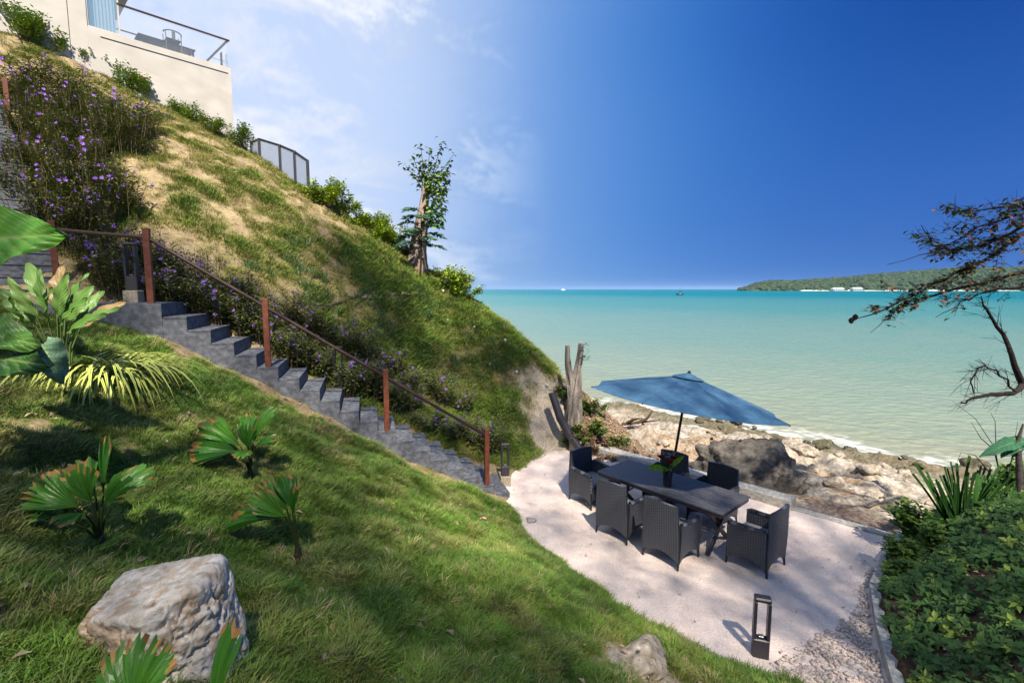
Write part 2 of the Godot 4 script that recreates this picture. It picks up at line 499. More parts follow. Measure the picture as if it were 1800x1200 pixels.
func setup_view() -> void:
	var cam := Camera3D.new()
	cam.name = "camera"; add_child(cam)
	cam.position = EYE
	cam.rotation_degrees = Vector3(-PITCH, 0, 0)
	cam.fov = rad_to_deg(2.0 * atan(600.0 / FOCAL))
	cam.near = 0.05; cam.far = 30000.0
	cam.current = true
	var env := Environment.new()
	env.background_mode = Environment.BG_SKY
	var sm := PanoramaSkyMaterial.new()
	sm.panorama = make_sky()
	sm.energy_multiplier = 0.455
	var sky := Sky.new(); sky.sky_material = sm
	env.sky = sky
	env.background_energy_multiplier = 1.0
	env.tonemap_mode = Environment.TONE_MAPPER_LINEAR
	env.tonemap_exposure = 2.5
	env.fog_enabled = true
	env.fog_density = 0.00004
	env.fog_light_color = Color(0.62, 0.76, 0.92)
	env.sdfgi_enabled = true; env.ssao_enabled = true; env.ssil_enabled = true
	var we := WorldEnvironment.new()
	we.name = "world_environment"; we.environment = env; add_child(we)
	var sun := DirectionalLight3D.new()
	sun.name = "sun"; add_child(sun)
	sun.look_at_from_position(SUN * 50.0, Vector3.ZERO, Vector3.UP)
	sun.light_energy = 1.4
	sun.light_color = Color(1.0, 0.955, 0.88)
	sun.light_angular_distance = 1.5
	sun.shadow_enabled = true

func make_materials() -> void:
	var fine := noise_image(3, 0.03, 5, 512, Color(0.62, 0.62, 0.62), Color(1, 1, 1))
	var fine_n := noise_normal(4, 0.03, 5, 512, 6.0)
	var coarse_n := noise_normal(14, 0.012, 5, 512, 10.0)
	M.soil = tri_tex(painted(0.95, 0.15), fine, fine_n, 1.3, 0.8)
	M.sand = tri_tex(painted(0.95, 0.15), noise_image(8, 0.06, 4, 512, Color(0.86, 0.86, 0.86), Color(1, 1, 1)), noise_normal(9, 0.05, 5, 512, 5.0), 0.9, 0.7)
	M.rock = tri_tex(painted(0.9, 0.2), noise_image(31, 0.02, 6, 512, Color(0.55, 0.53, 0.5), Color(1, 1, 1)), noise_normal(32, 0.02, 6, 512, 14.0), 0.8, 1.0)
	M.quartz = tri_tex(painted(0.55, 0.45), noise_image(41, 0.016, 6, 512, Color(0.72, 0.68, 0.62), Color(1, 1, 1)), noise_normal(42, 0.02, 6, 512, 12.0), 1.6, 0.9)
	M.concrete = tri_tex(flat(Color(0.165, 0.180, 0.215), 0.75), noise_image(51, 0.02, 6, 512, Color(0.5, 0.5, 0.52), Color(1, 1, 1)), noise_normal(52, 0.05, 4, 512, 3.0), 0.9, 0.5)
	M.white_wall = tri_tex(flat(Color(0.53, 0.495, 0.455), 0.85), noise_image(55, 0.012, 5, 256, Color(0.88, 0.88, 0.87), Color(1, 1, 1)), null, 0.4)
	M.pale_concrete = tri_tex(flat(Color(0.62, 0.60, 0.56), 0.85), fine, fine_n, 0.9, 0.5)
	M.plinth = tri_tex(flat(Color(0.52, 0.45, 0.33), 0.85), fine, fine_n, 1.5, 0.4)
	M.rust = tri_tex(flat(Color(0.20, 0.055, 0.026), 0.55), noise_image(61, 0.02, 5, 256, Color(0.6, 0.6, 0.6), Color(1, 1, 1)), null, 2.0)
	M.rail = tri_tex(flat(Color(0.060, 0.026, 0.020), 0.5), noise_image(62, 0.02, 5, 256, Color(0.55, 0.55, 0.55), Color(1, 1, 1)), null, 2.0)
	M.black = flat(Color(0.012, 0.012, 0.014), 0.45)
	M.charcoal = flat(Color(0.034, 0.031, 0.040), 0.4)
	var weave := weave_maps()
	var wk := flat(Color(0.120, 0.135, 0.175), 0.5)
	wk.albedo_texture = weave[0]; wk.normal_enabled = true; wk.normal_texture = weave[1]; wk.normal_scale = 2.0
	M.wicker = wk
	M.cushion = tri_tex(flat(Color(0.30, 0.31, 0.36), 0.95), noise_image(71, 0.12, 3, 256, Color(0.85, 0.85, 0.85), Color(1, 1, 1)), noise_normal(72, 0.15, 3, 256, 3.0), 4.0, 0.4)
	M.plank = tri_tex(flat(Color(0.160, 0.158, 0.180), 0.5), noise_image(73, 0.05, 4, 256, Color(0.8, 0.8, 0.8), Color(1, 1, 1)), null, 3.0)
	M.canvas = tri_tex(flat(Color(0.072, 0.195, 0.34), 0.85), noise_image(74, 0.02, 4, 256, Color(0.85, 0.85, 0.85), Color(1, 1, 1)), noise_normal(75, 0.2, 2, 256, 1.5), 2.0, 0.3)
	M.canvas.backlight_enabled = true; M.canvas.backlight = Color(0.1, 0.2, 0.32)
	var glass := StandardMaterial3D.new()
	glass.transparency = BaseMaterial3D.TRANSPARENCY_ALPHA; glass.albedo_color = Color(0.85, 0.9, 0.93, 0.06); glass.roughness = 0.02
	glass.cull_mode = BaseMaterial3D.CULL_DISABLED
	M.glass = glass
	var frosted: StandardMaterial3D = glass.duplicate()
	frosted.albedo_color = Color(0.55, 0.6, 0.7, 0.55); frosted.roughness = 0.3
	M.frosted = frosted
	M.window = glass.duplicate()
	M.window.albedo_color = Color(0.55, 0.68, 0.78, 0.3)
	M.curtain = flat(Color(0.55, 0.62, 0.68), 0.9)
	M.bark = tri_tex(painted(0.9, 0.2), fine, coarse_n, 1.6, 1.0)
	M.leaf = leafy(0.5)
	M.glossy_leaf = leafy(0.38, Color(0.08, 0.14, 0.02))
	M.grass = leafy(0.6, Color(0.16, 0.2, 0.04))
	M.petal = painted(0.7)
	M.paint = painted(0.7)
	M.metal = flat(Color(0.35, 0.35, 0.37), 0.35, 0.8)

# ------------------------------------------------------------------ ground
var patch := FastNoiseLite.new()
var patch2 := FastNoiseLite.new()
const ROCK_SPOT := Vector2(1.15, -3.95)
func stair_gap(x: float, z: float) -> float:      # distance from the middle line of the lower flight, in metres
	var a := Vector2(-0.35, -9.3); var b := Vector2(-5.0, -7.65)
	var p := Vector2(x, z)
	var t := clampf((p - a).dot(b - a) / (b - a).length_squared(), 0.0, 1.0)
	return p.distance_to(a + (b - a) * t)
func is_lawn(x: float, z: float) -> bool:         # in front of the stairs
	var a := Vector2(-0.35, -9.3); var b := Vector2(-5.0, -7.65)
	return (b - a).cross(Vector2(x, z) - a) < 0.0
# how much grass grows here, 0 to 1
func grass_cover(x: float, z: float) -> float:
	var g := 0.0
	var n := patch.get_noise_2d(x, z)
	var n2 := patch2.get_noise_2d(x, z)
	var h := ground(x, z)
	if h < 0.02: return 0.0
	if is_lawn(x, z):
		g = 0.85 + 0.6 * n + 0.5 * n2
		g -= 0.75 * clampf((-2.4 - x) * 0.8, 0.0, 1.0) * clampf((z + 5.6) * 0.9, 0.0, 1.0) * clampf(0.35 + n2 * 1.5, 0.0, 1.0)
		g *= smoothstep(0.62, 0.95, stair_gap(x, z) + n2 * 0.2)
		g *= smoothstep(0.25, 0.6, Vector2(x, z).distance_to(ROCK_SPOT) + n2 * 0.2)
	else:
		g = 0.50 + 0.75 * n + 0.7 * n2 + 0.45 * clampf((x + 5.2) * 0.35, -0.4, 1.0)
		g *= smoothstep(0.55, 1.3, stair_gap(x, z) + n2 * 0.3)
		if x > 1.0 and z < -11.4: g *= 1.0 - smoothstep(1.0, 1.7, x + n2 * 0.5)
		# bare bank of pale earth above the sand
		g *= smoothstep(0.3, 1.15, Vector2(x - 0.9, (z + 12.0) * 0.9).length() + n2 * 0.35)
	return clampf(g, 0.0, 1.0)
func build_ground() -> void:
	patch.seed = 11; patch.frequency = 0.55; patch.fractal_octaves = 3
	patch2.seed = 12; patch2.frequency = 1.9; patch2.fractal_octaves = 3
	var p := PackedVector3Array(); var c := PackedColorArray(); var skip := PackedByteArray()
	p.resize(GNX * GNZ); c.resize(GNX * GNZ); skip.resize(GNX * GNZ)
	var soil := Color(0.34, 0.25, 0.16); var straw := Color(0.52, 0.42, 0.25); var under := Color(0.13, 0.14, 0.045); var pale := Color(0.60, 0.52, 0.42)
	for j in GNZ:
		for i in GNX:
			var k := j * GNX + i
			var x := GX0 + i * GS; var z := GZ0 + j * GS
			p[k] = Vector3(x, hgrid[k], z)
			var g := grass_cover(x, z)
			var n := patch2.get_noise_2d(x * 1.7 + 40.0, z * 1.7)
			var col := soil.lerp(straw, clampf(0.5 + n * 1.4, 0.0, 1.0))
			if is_lawn(x, z):
				col = soil.lerp(straw, clampf(0.15 + n, 0.0, 1.0))
				var r := Vector2(x, z).distance_to(ROCK_SPOT)
				col = col.lerp(pale, 1.0 - smoothstep(0.25, 0.55, r + n * 0.25))
			var b := Vector2(x - 0.9, (z + 12.0) * 0.9).length() + n * 0.3
			if not is_lawn(x, z): col = col.lerp(pale, 1.0 - smoothstep(0.7, 1.2, b))
			if not is_lawn(x, z) and z < -11.4: col = col.lerp(Color(0.21, 0.145, 0.10), smoothstep(1.25, 1.75, x + n * 0.3) * 0.85)
			c[k] = col.lerp(under, g * 0.75)
			if hgrid[k] < -0.25 and x < 5.0 and z > -11.5 and z < -4.0: skip[k] = 1
			if x > 3.4 and z < -9.5: skip[k] = 1
	var mb := MB.new()
	mb.grid(p, GNX, GNZ, c, PackedVector2Array(), skip)
	# the grid runs along +x and +z: turn it face up
	for k in mb.n.size(): mb.n[k] = -mb.n[k]
	for k in range(0, mb.v.size(), 3):
		var t := mb.v[k + 1]; mb.v[k + 1] = mb.v[k + 2]; mb.v[k + 2] = t
		var tn := mb.n[k + 1]; mb.n[k + 1] = mb.n[k + 2]; mb.n[k + 2] = tn
		var tc := mb.c[k + 1]; mb.c[k + 1] = mb.c[k + 2]; mb.c[k + 2] = tc
	struct("hillside", mb, M.soil)
	print("ground done")

func tuft(blades: int, radius: float, tall: float, lean: float, width: float, seed_: int) -> ArrayMesh:
	var r := RandomNumberGenerator.new(); r.seed = seed_
	var mb := MB.new()
	for k in blades:
		var a := r.randf() * TAU
		var d := sqrt(r.randf()) * radius
		var b := Vector3(cos(a) * d, -0.01, sin(a) * d)
		var h := tall * r.randf_range(0.55, 1.1)
		var out := Vector3(cos(a + r.randf_range(-1, 1)), 0, sin(a + r.randf_range(-1, 1)))
		var l := lean * r.randf_range(0.2, 1.0) * h
		var s := Vector3(-out.z, 0, out.x).rotated(Vector3.UP, r.randf_range(-1.2, 1.2)) * width * 0.5
		var m := b + Vector3(0, h * 0.6, 0) + out * l * 0.35
		var t := b + Vector3(0, h * (1.0 - 0.25 * lean), 0) + out * l
		var g := r.randf_range(0.75, 1.25)
		mb.col = Color(g, g, g)
		if r.randf() < 0.16: mb.col = Color(1.9, 1.35, 1.1)
		mb.quad(b - s, b + s, m + s * 0.8, m - s * 0.8)
		mb.tri(m - s * 0.8, m + s * 0.8, t)
	return mb.mesh(M.grass)
func build_grass() -> void:
	var near := [tuft(38, 0.075, 0.08, 0.9, 0.0042, 1), tuft(34, 0.07, 0.105, 0.75, 0.0042, 2), tuft(42, 0.085, 0.058, 1.1, 0.0044, 3)]
	var far := [tuft(26, 0.11, 0.085, 1.0, 0.008, 4), tuft(26, 0.12, 0.12, 0.9, 0.008, 5)]
	var xs := [[], [], [], [], []]
	var cs := [[], [], [], [], []]
	rng.seed = 77
	var green := Color(0.110, 0.225, 0.028); var deep := Color(0.060, 0.160, 0.024); var dry := Color(0.37, 0.30, 0.12); var lime := Color(0.25, 0.27, 0.05)
	# lawn
	for k in 90000:
		var x := rng.randf_range(-7.5, 3.2); var z := rng.randf_range(-8.6, -0.9)
		if absf(x) > 1.1 * -z + 0.5: continue
		if not is_lawn(x, z): continue
		var h := ground(x, z)
		if h < 0.03: continue
		if Vector3(x, h, z).distance_to(EYE) < 1.7: continue
		var g := grass_cover(x, z)
		if rng.randf() > g * 1.05 + 0.08: continue
		var n := patch2.get_noise_2d(x + 9.0, z)
		var b := patch.get_noise_2d(x * 1.2 + 30.0, z * 1.2)
		var q := rng.randi() % 3
		var s := (0.5 + 0.6 * g + 0.95 * n) * rng.randf_range(0.7, 1.3)
		s = clampf(s, 0.3, 1.45)
		var nn := slope_normal(x, z)
		var up := (nn + Vector3.UP).normalized()
		var bas := Basis(Quaternion(Vector3.UP, up)) * Basis(Vector3.UP, rng.randf() * TAU)
		xs[q].append(Transform3D(bas.scaled_local(Vector3(s * 1.05, s, s * 1.05)), Vector3(x, h, z)))
		var col := green.lerp(deep, clampf(0.45 + b * 1.4, 0.0, 1.0)).lerp(dry, clampf(0.55 - g * 0.58 + n * 0.45, 0.0, 0.8)).lerp(lime, rng.randf() * 0.28)
		if rng.randf() < 0.05: col = Color(0.42, 0.33, 0.17)
		cs[q].append(col * rng.randf_range(0.75, 1.2))
	# hill beyond the stairs
	for k in 105000:
		var x := rng.randf_range(-16.0, 2.2); var z := rng.randf_range(-19.0, -8.2)
		if is_lawn(x, z): continue
		if absf(x) > 1.1 * -z + 0.5: continue
		var h := ground(x, z)
		if h < 0.03: continue
		var g := grass_cover(x, z)
		if rng.randf() > g * 1.1 + 0.1: continue
		var n := patch2.get_noise_2d(x + 9.0, z)
		var q := 3 + rng.randi() % 2
		var s := clampf((0.45 + 0.75 * g + 0.5 * n) * rng.randf_range(0.7, 1.3), 0.3, 1.7)
		var up := (slope_normal(x, z) + Vector3.UP * 1.4).normalized()
		var bas := Basis(Quaternion(Vector3.UP, up)) * Basis(Vector3.UP, rng.randf() * TAU)
		xs[q].append(Transform3D(bas.scaled_local(Vector3(s, s, s)), Vector3(x, h, z)))
		var col := lime.lerp(green, clampf(g * 0.8 + n * 0.6, 0.0, 1.0)).lerp(dry, clampf(0.85 - g * 0.8 + n * 0.3, 0.05, 0.9))
		cs[q].append(col * rng.randf_range(0.85, 1.2))
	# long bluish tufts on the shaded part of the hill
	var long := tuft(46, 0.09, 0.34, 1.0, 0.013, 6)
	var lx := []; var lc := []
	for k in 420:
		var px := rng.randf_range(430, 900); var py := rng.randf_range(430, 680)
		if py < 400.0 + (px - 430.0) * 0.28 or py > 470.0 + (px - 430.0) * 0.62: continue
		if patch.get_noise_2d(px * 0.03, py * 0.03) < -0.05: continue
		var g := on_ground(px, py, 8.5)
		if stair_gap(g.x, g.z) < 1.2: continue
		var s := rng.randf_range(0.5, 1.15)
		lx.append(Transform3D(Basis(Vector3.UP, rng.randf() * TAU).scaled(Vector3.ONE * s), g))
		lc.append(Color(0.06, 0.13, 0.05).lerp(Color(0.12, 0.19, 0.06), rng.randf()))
	for k in 170:
		var px := rng.randf_range(285, 985)
		var g := crest(px) + Vector3(rng.randf_range(-0.1, 0.25), 0, rng.randf_range(0.0, 0.45))
		g.y = ground(g.x, g.z)
		var s := rng.randf_range(0.3, 0.75)
		lx.append(Transform3D(Basis(Vector3.UP, rng.randf() * TAU).scaled(Vector3.ONE * s), g))
		lc.append(Color(0.13, 0.19, 0.05).lerp(Color(0.34, 0.29, 0.12), rng.randf()))
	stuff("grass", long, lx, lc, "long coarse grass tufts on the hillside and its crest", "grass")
	var names := ["fine green lawn grass on the slope before the stairs", "taller lush lawn grass before the stairs", "short matted lawn grass before the stairs", "short dry grass on the hill behind the stairs", "longer grass on the hill behind the stairs"]
	for q in 5:
		stuff("grass", (near + far)[q], xs[q], cs[q], names[q], "grass")
	print("grass ", xs[0].size() + xs[1].size() + xs[2].size(), " ", xs[3].size() + xs[4].size())

func build_terrace() -> void:
	# raked sand, level with the foot of the stairs
	var k0 := Vector2(1.45, -12.1)
	var along := Vector2(0.703, 0.711)
	var across := Vector2(-0.711, 0.703)
	var f := FastNoiseLite.new(); f.seed = 3; f.frequency = 1.6; f.fractal_octaves = 4
	var g := FastNoiseLite.new(); g.seed = 6; g.frequency = 0.8; g.fractal_octaves = 2
	var st := 0.05
	var nu := 170; var nv := 150
	var p := PackedVector3Array(); var c := PackedColorArray()
	for j in nv:
		for i in nu:
			var q := k0 + along * (i * st * 1.0 - 0.6) + across * (j * st + 0.02)
			var w := g.get_noise_2d(q.x, q.y)
			var rake := sin((q.dot(along) * 0.35 + q.dot(across)) * 26.0 + w * 5.0) * 0.004 * clampf(g.get_noise_2d(q.y + 9.0, q.x) * 2.0 + 0.4, 0.0, 1.0)
			var y := f.get_noise_2d(q.x, q.y) * 0.022 + f.get_noise_2d(q.x * 4.0, q.y * 4.0) * 0.010 + rake
			p.append(Vector3(q.x, y, q.y))
			var t := f.get_noise_2d(q.x * 1.4 + 5.0, q.y * 1.4)
			c.append(Color(0.80, 0.68, 0.63).lerp(Color(0.71, 0.59, 0.54), clampf(0.3 + t * 1.2, 0.0, 1.0)))
	var mb := MB.new()
	mb.grid(p, nu, nv, c, PackedVector2Array())
	for k in mb.n.size(): mb.n[k] = -mb.n[k]
	for k in range(0, mb.v.size(), 3):
		var t := mb.v[k + 1]; mb.v[k + 1] = mb.v[k + 2]; mb.v[k + 2] = t
		var tn := mb.n[k + 1]; mb.n[k + 1] = mb.n[k + 2]; mb.n[k + 2] = tn
		var tc := mb.c[k + 1]; mb.c[k + 1] = mb.c[k + 2]; mb.c[k + 2] = tc
	struct("sand_terrace", mb, M.sand)

# ------------------------------------------------------------------ stairs, rails, lamps
const RISE := 0.2
var F1 := Vector2(-0.05, -8.98)                    # near edge of the lower flight, at the sand
var F1_DIR := Vector2(-0.94, 0.342)
var F1_SIDE := Vector2(-0.342, -0.94) * -1.0        # set in build_stairs
var F2_DIR := Vector2(-0.747, -0.665)
func v3(p: Vector2, y: float) -> Vector3: return Vector3(p.x, y, p.y)
func build_stairs() -> void:
	var t := thing("staircase", "grey concrete staircase climbing the grass hillside from the sand terrace", "stairs", v3(F1, 0.0))
	var o := F1
	var side := Vector2(-0.28, -0.96)              # across the flight, away from the lawn
	var run := (Vector2(-5.05, -7.16) - F1).length() / 18.0
	var dir := (Vector2(-5.05, -7.16) - F1).normalized()
	var rel := func(p: Vector2) -> Vector2: return p - o
	for k in 18:
		var a := o + dir * run * k
		var b := a + dir * (run - 0.0015)
		var y := 0.1 + RISE * k
		if k == 17: b = a + dir * (run - 0.004)
		var mb := MB.new()
		mb.prism([rel.call(a), rel.call(b), rel.call(b + side * 1.1), rel.call(a + side * 1.1)], maxf(y - 0.75, -0.4), y - 0.022)
		var step := part("step", mb, M.concrete, t)
		var tr := MB.new()                          # the trowelled tread, a little proud of the riser
		var e := dir * -0.012
		tr.prism([rel.call(a + e - side * 0.006), rel.call(b - dir * 0.012 - side * 0.006), rel.call(b - dir * 0.012 + side * 1.1), rel.call(a + e + side * 1.1)], y - 0.022, y)
		part("tread", tr, M.concrete, step)
		var rs := MB.new()                          # riser facing
		rs.prism([rel.call(a + e * 0.7), rel.call(a - dir * 0.001), rel.call(a + side * 1.1 - dir * 0.001), rel.call(a + side * 1.1 + e * 0.7)], maxf(y - RISE, -0.2), y - 0.023)
		part("riser", rs, M.concrete, step)
	# landing
	var yl := 0.1 + RISE * 18
	var l0 := o + dir * run * 18.0
	var poly := [l0, l0 + side * 1.12, Vector2(-7.02, -7.86), Vector2(-7.76, -7.03), Vector2(-7.3, -6.3)]
	var pr := []
	for q in poly: pr.append(rel.call(q))
	var mb := MB.new()
	mb.prism(pr, yl - 1.0, yl)
	part("landing", mb, M.concrete, t)
	# upper flight
	var s2 := Vector2(-0.665, 0.747)
	var b0 := Vector2(-7.0, -7.8)
	for k in 23:
		var y := yl + RISE * (k + 1)
		var a := b0 + F2_DIR * 0.28 * k
		var b := a + F2_DIR * 0.2785
		mb = MB.new()
		mb.prism([rel.call(a), rel.call(b), rel.call(b + s2 * 1.15), rel.call(a + s2 * 1.15)], y - 0.9, y - 0.022)
		var step := part("step", mb, M.concrete, t)
		var tr := MB.new()
		tr.prism([rel.call(a - F2_DIR * 0.012 - s2 * 0.006), rel.call(b - F2_DIR * 0.012 - s2 * 0.006), rel.call(b - F2_DIR * 0.012 + s2 * 1.15), rel.call(a - F2_DIR * 0.012 + s2 * 1.15)], y - 0.022, y)
		part("tread", tr, M.concrete, step)
	# handrail
	var hr := thing("handrail", "rust red steel post handrail running down the concrete stairs", "handrail", v3(F1, 0.0))
	var feet := []
	for q in [[on_y(852, 882, 0.05), 1.06], [Vector3(-2.24, 1.42, -8.13), 1.06], [Vector3(-3.84, 2.68, -7.56), 1.06], [Vector3(-5.27, yl, -7.1), 1.1]]:
		feet.append(q[0])
	# set each foot on the tread under it
	var fixed := []
	for f: Vector3 in feet:
		var s := (Vector2(f.x, f.z) - o).dot(dir) / run
		var k := clampi(int(floor(s)), 0, 17)
		var y := 0.1 + RISE * k
		var p := o + dir * run * (k + 0.45) + side * 0.05
		if s >= 18.0:
			y = yl; p = l0 + dir * 0.13 + side * 0.05
		fixed.append(v3(p, y))
	var yaw := Basis(Vector3.UP, atan2(-dir.y, dir.x))
	for f: Vector3 in fixed:
		mb = MB.new()
		mb.box(f - v3(o, 0) + Vector3(0, 0.53, 0), Vector3(0.085, 1.06, 0.085), yaw, 0.006)
		part("post", mb, M.rust, hr)
	var up_posts := []
	for k in [0.0, 17.5]:
		var q: Vector2 = b0 + F2_DIR * 0.28 * (k + 0.5) + s2 * 0.06
		up_posts.append(v3(q, yl + RISE * (int(k) + 1)))
	# the last one shows at the edge of the photograph
	for f: Vector3 in up_posts:
		mb = MB.new()
		mb.box(f - v3(o, 0) + Vector3(0, 0.53, 0), Vector3(0.085, 1.06, 0.085), Basis(Vector3.UP, 0.73), 0.006)
		part("post", mb, M.rust, hr)
	var all := fixed + up_posts
	for k in all.size() - 2:
		var a: Vector3 = all[k] + Vector3(0, 0.93, 0) - v3(o, 0)
		var b: Vector3 = all[k + 1] + Vector3(0, 0.93, 0) - v3(o, 0)
		var d := (b - a).normalized() * 0.035
		mb = MB.new()
		mb.tube([a + d, a.lerp(b, 0.5) - Vector3(0, 0.006, 0), b - d], [0.026, 0.026, 0.026], 10)
		part("rail", mb, M.rail, hr)

func bollard(at: Vector3, turn: float, tall: float, label: String, plinth: bool) -> void:
	var t := thing("bollard_light", label, "garden light", at, turn, "bollard garden lights")
	var w := 0.165; var d := 0.105
	var y0 := 0.0
	if plinth:
		var pb := MB.new()
		pb.box(Vector3(0, 0.02, 0), Vector3(0.2, 0.36, 0.2), Basis(), 0.008)
		part("plinth", pb, M.plinth, t, "cream concrete plinth")
		y0 = 0.2
	var mb := MB.new()
	var low := tall * 0.30
	mb.box(Vector3(0, y0 + low * 0.5 - 0.02, 0), Vector3(w, low + 0.04, d), Basis(), 0.01)
	part("base", mb, M.charcoal, t)
	for s in [-1.0, 1.0]:
		mb = MB.new()
		mb.box(Vector3(s * (w * 0.5 - 0.015), y0 + low + (tall - low - 0.05) * 0.5, 0), Vector3(0.03, tall - low - 0.05, d), Basis(), 0.004)
		part("upright", mb, M.charcoal, t)
	mb = MB.new()
	mb.box(Vector3(0, y0 + tall - 0.025, 0), Vector3(w + 0.002, 0.05, d + 0.002), Basis(), 0.014)
	part("cap", mb, M.charcoal, t)
	mb = MB.new()
	mb.box(Vector3(0, y0 + low + 0.018, 0), Vector3(0.05, 0.012, 0.05), Basis(), 0.002)
	part("light_module", mb, M.metal, t)
func build_bollards() -> void:
	bollard(on_y(1336, 1150, 0.0), -0.32, 0.66, "black bollard light standing alone in the sand before the dining set", false)
	bollard(on_y(888, 852, 0.0), 0.15, 0.66, "black bollard light on a cream plinth at the foot of the stairs", true)
	var a := on_ground(597, 690, 6.0)
	bollard(Vector3(a.x, ground(a.x, a.z) - 0.02, a.z), 0.2, 0.7, "black bollard light on a plinth among flowers beside the middle of the stairs", true)
	bollard(Vector3(-5.78, 3.68, -7.62), 0.2, 0.72, "black bollard light on a plinth at the stair landing", true)

# ------------------------------------------------------------------ house and fence on the crest
var HC := Vector3(-10.5, 12.1, -19.5)               # right end of the balcony front, at its top
func build_house() -> void:
	var along := Vector3(-0.683, 0, 0.731)          # leftwards, coming nearer
	var out := Vector3(0.731, 0, 0.683)
	var b := Basis(along, Vector3.UP, -out)          # local x runs left along the front, z into the house
	var t := thing("villa", "white rendered villa with glass balcony above the grass hillside", "house", HC)
	t.basis = b
	var bal := 3.28                                  # balcony front
	var mb := MB.new()
	# local: x 0..bal is the balcony, beyond it the room; y 0 is the balcony floor level
	mb.box(Vector3(bal * 0.5 + 0.41, -1.6, 0.12), Vector3(bal + 0.82, 3.2, 0.24))
	mb.box(Vector3(0.12, -1.6, 1.5 + 0.12), Vector3(0.24, 3.2, 2.75))
	part("balcony_wall", mb, M.white_wall, t)
	mb = MB.new()
	mb.box(Vector3(8.1, 0.0, 0.122), Vector3(8.0 - 0.002, 9.0, 0.244))
	mb.box(Vector3(8.12, 0.0, 5.0), Vector3(7.9, 8.98, 9.4))
	part("wall", mb, M.white_wall, t)
	mb = MB.new()
	mb.box(Vector3(4.55, 0.0, -0.004), Vector3(0.012, 6.0, 0.012))
	part("groove_strip", mb, M.charcoal, t)
	mb = MB.new()                                    # shadow gap under the balcony edge, its shade drawn as a dark strip
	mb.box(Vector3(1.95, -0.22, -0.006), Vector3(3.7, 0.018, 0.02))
	part("dark_gap_strip", mb, M.charcoal, t)
	mb = MB.new()
	mb.box(Vector3(2.2, -0.02, 2.7), Vector3(3.7, 0.03, 4.9))
	part("balcony_floor", mb, M.pale_concrete, t)
	mb = MB.new()
	mb.box(Vector3(3.6, 2.7, 2.6), Vector3(2.4, 0.25, 5.2))
	part("roof_slab", mb, M.white_wall, t)
	mb = MB.new()
	mb.box(Vector3(bal + 0.02, 1.3, 2.9), Vector3(0.06, 2.56, 0.08))
	mb.box(Vector3(bal + 0.05, 1.3, 2.62), Vector3(0.3, 2.56, 0.5))
	part("brown_panel", mb, flat(Color(0.26, 0.17, 0.10), 0.7), t, "brown timber soffit panel")
	# corner window with curtain
	mb = MB.new()
	mb.box(Vector3(bal + 0.41, 1.25, 0.06), Vector3(0.8, 2.46, 0.012))
	var win := part("window", mb, M.window, t)
	mb = MB.new()
	for x in [bal + 0.0, bal + 0.8]:
		mb.box(Vector3(x, 1.25, 0.06), Vector3(0.045, 2.5, 0.05))
	mb.box(Vector3(bal + 0.4, 0.022, 0.06), Vector3(0.75, 0.04, 0.048))
	part("window_frame", mb, M.white_wall, win)
	mb = MB.new()
	mb.shell(func(u: float, v: float) -> Vector3: return Vector3(bal + 0.05 + u * 0.72, 0.06 + v * 2.4, 0.3 + 0.025 * sin(u * 50.0)), 60, 2, 0.01, 1, 1)
	part("curtain", mb, M.curtain, win)
	# glass balustrade
	mb = MB.new()
	mb.box(Vector3(bal * 0.5 + 0.05, 0.48, 0.05), Vector3(bal - 0.06, 0.93, 0.012))
	part("glass_panel", mb, M.glass, t)
	mb = MB.new()
	mb.box(Vector3(0.03, 0.48, 1.3), Vector3(0.012, 0.93, 2.3))
	part("glass_panel", mb, M.glass, t)
	mb = MB.new()
	mb.box(Vector3(bal * 0.5, 0.98, 0.05), Vector3(bal + 0.05, 0.045, 0.06))
	mb.box(Vector3(0.03, 0.98, 1.28), Vector3(0.06, 0.045, 2.4))
	part("top_rail", mb, M.rail, t)
	mb = MB.new()
	for x in [0.5, 0.62]: mb.box(Vector3(0.12, 0.35, x), Vector3(0.03, 0.66, 0.03))
	part("rail_clamp", mb, M.charcoal, t)
	# balcony furniture
	var at := func(p: Vector3) -> Vector3: return HC + b * p
	var tb := thing("balcony_table", "dark low table on the villa balcony", "table", at.call(Vector3(1.85, 0.0, 0.75)))
	tb.basis = b
	mb = MB.new(); mb.box(Vector3(0, 0.42, 0), Vector3(1.7, 0.05, 0.6), Basis(), 0.006); part("tabletop", mb, M.charcoal, tb)
	for sx in [-0.78, 0.78]:
		for sz in [-0.24, 0.24]:
			mb = MB.new(); mb.box(Vector3(sx, 0.205, sz), Vector3(0.05, 0.41, 0.05)); part("leg", mb, M.charcoal, tb)
	var ch := thing("balcony_chair", "grey round backed chair beside the balcony table", "chair", at.call(Vector3(1.75, 0.0, 0.3)))
	ch.basis = b
	mb = MB.new(); mb.box(Vector3(0, 0.43, 0), Vector3(0.44, 0.05, 0.40), Basis(), 0.015); part("seat", mb, M.black, ch)
	var hoop := []
	var rr := []
	for k in 13:
		var a := PI * k / 12.0
		hoop.append(Vector3(cos(a) * 0.27, 0.66 + 0.06 * sin(a), -0.05 - sin(a) * 0.16)); rr.append(0.022)
	mb = MB.new(); mb.tube(hoop, rr, 8); part("backrest", mb, flat(Color(0.1, 0.1, 0.1), 0.6), ch)
	mb = MB.new(); mb.box(Vector3(0, 0.55, -0.19), Vector3(0.1, 0.28, 0.02)); part("back_splat", mb, flat(Color(0.1, 0.1, 0.1), 0.6), ch)
	for sx in [-0.22, 0.22]:
		for sz in [-0.17, 0.17]:
			mb = MB.new(); mb.tube([Vector3(sx, 0, sz), Vector3(sx * 1.05, 0.66, sz)], [0.016, 0.016], 6); part("leg", mb, flat(Color(0.1, 0.1, 0.1), 0.6), ch)
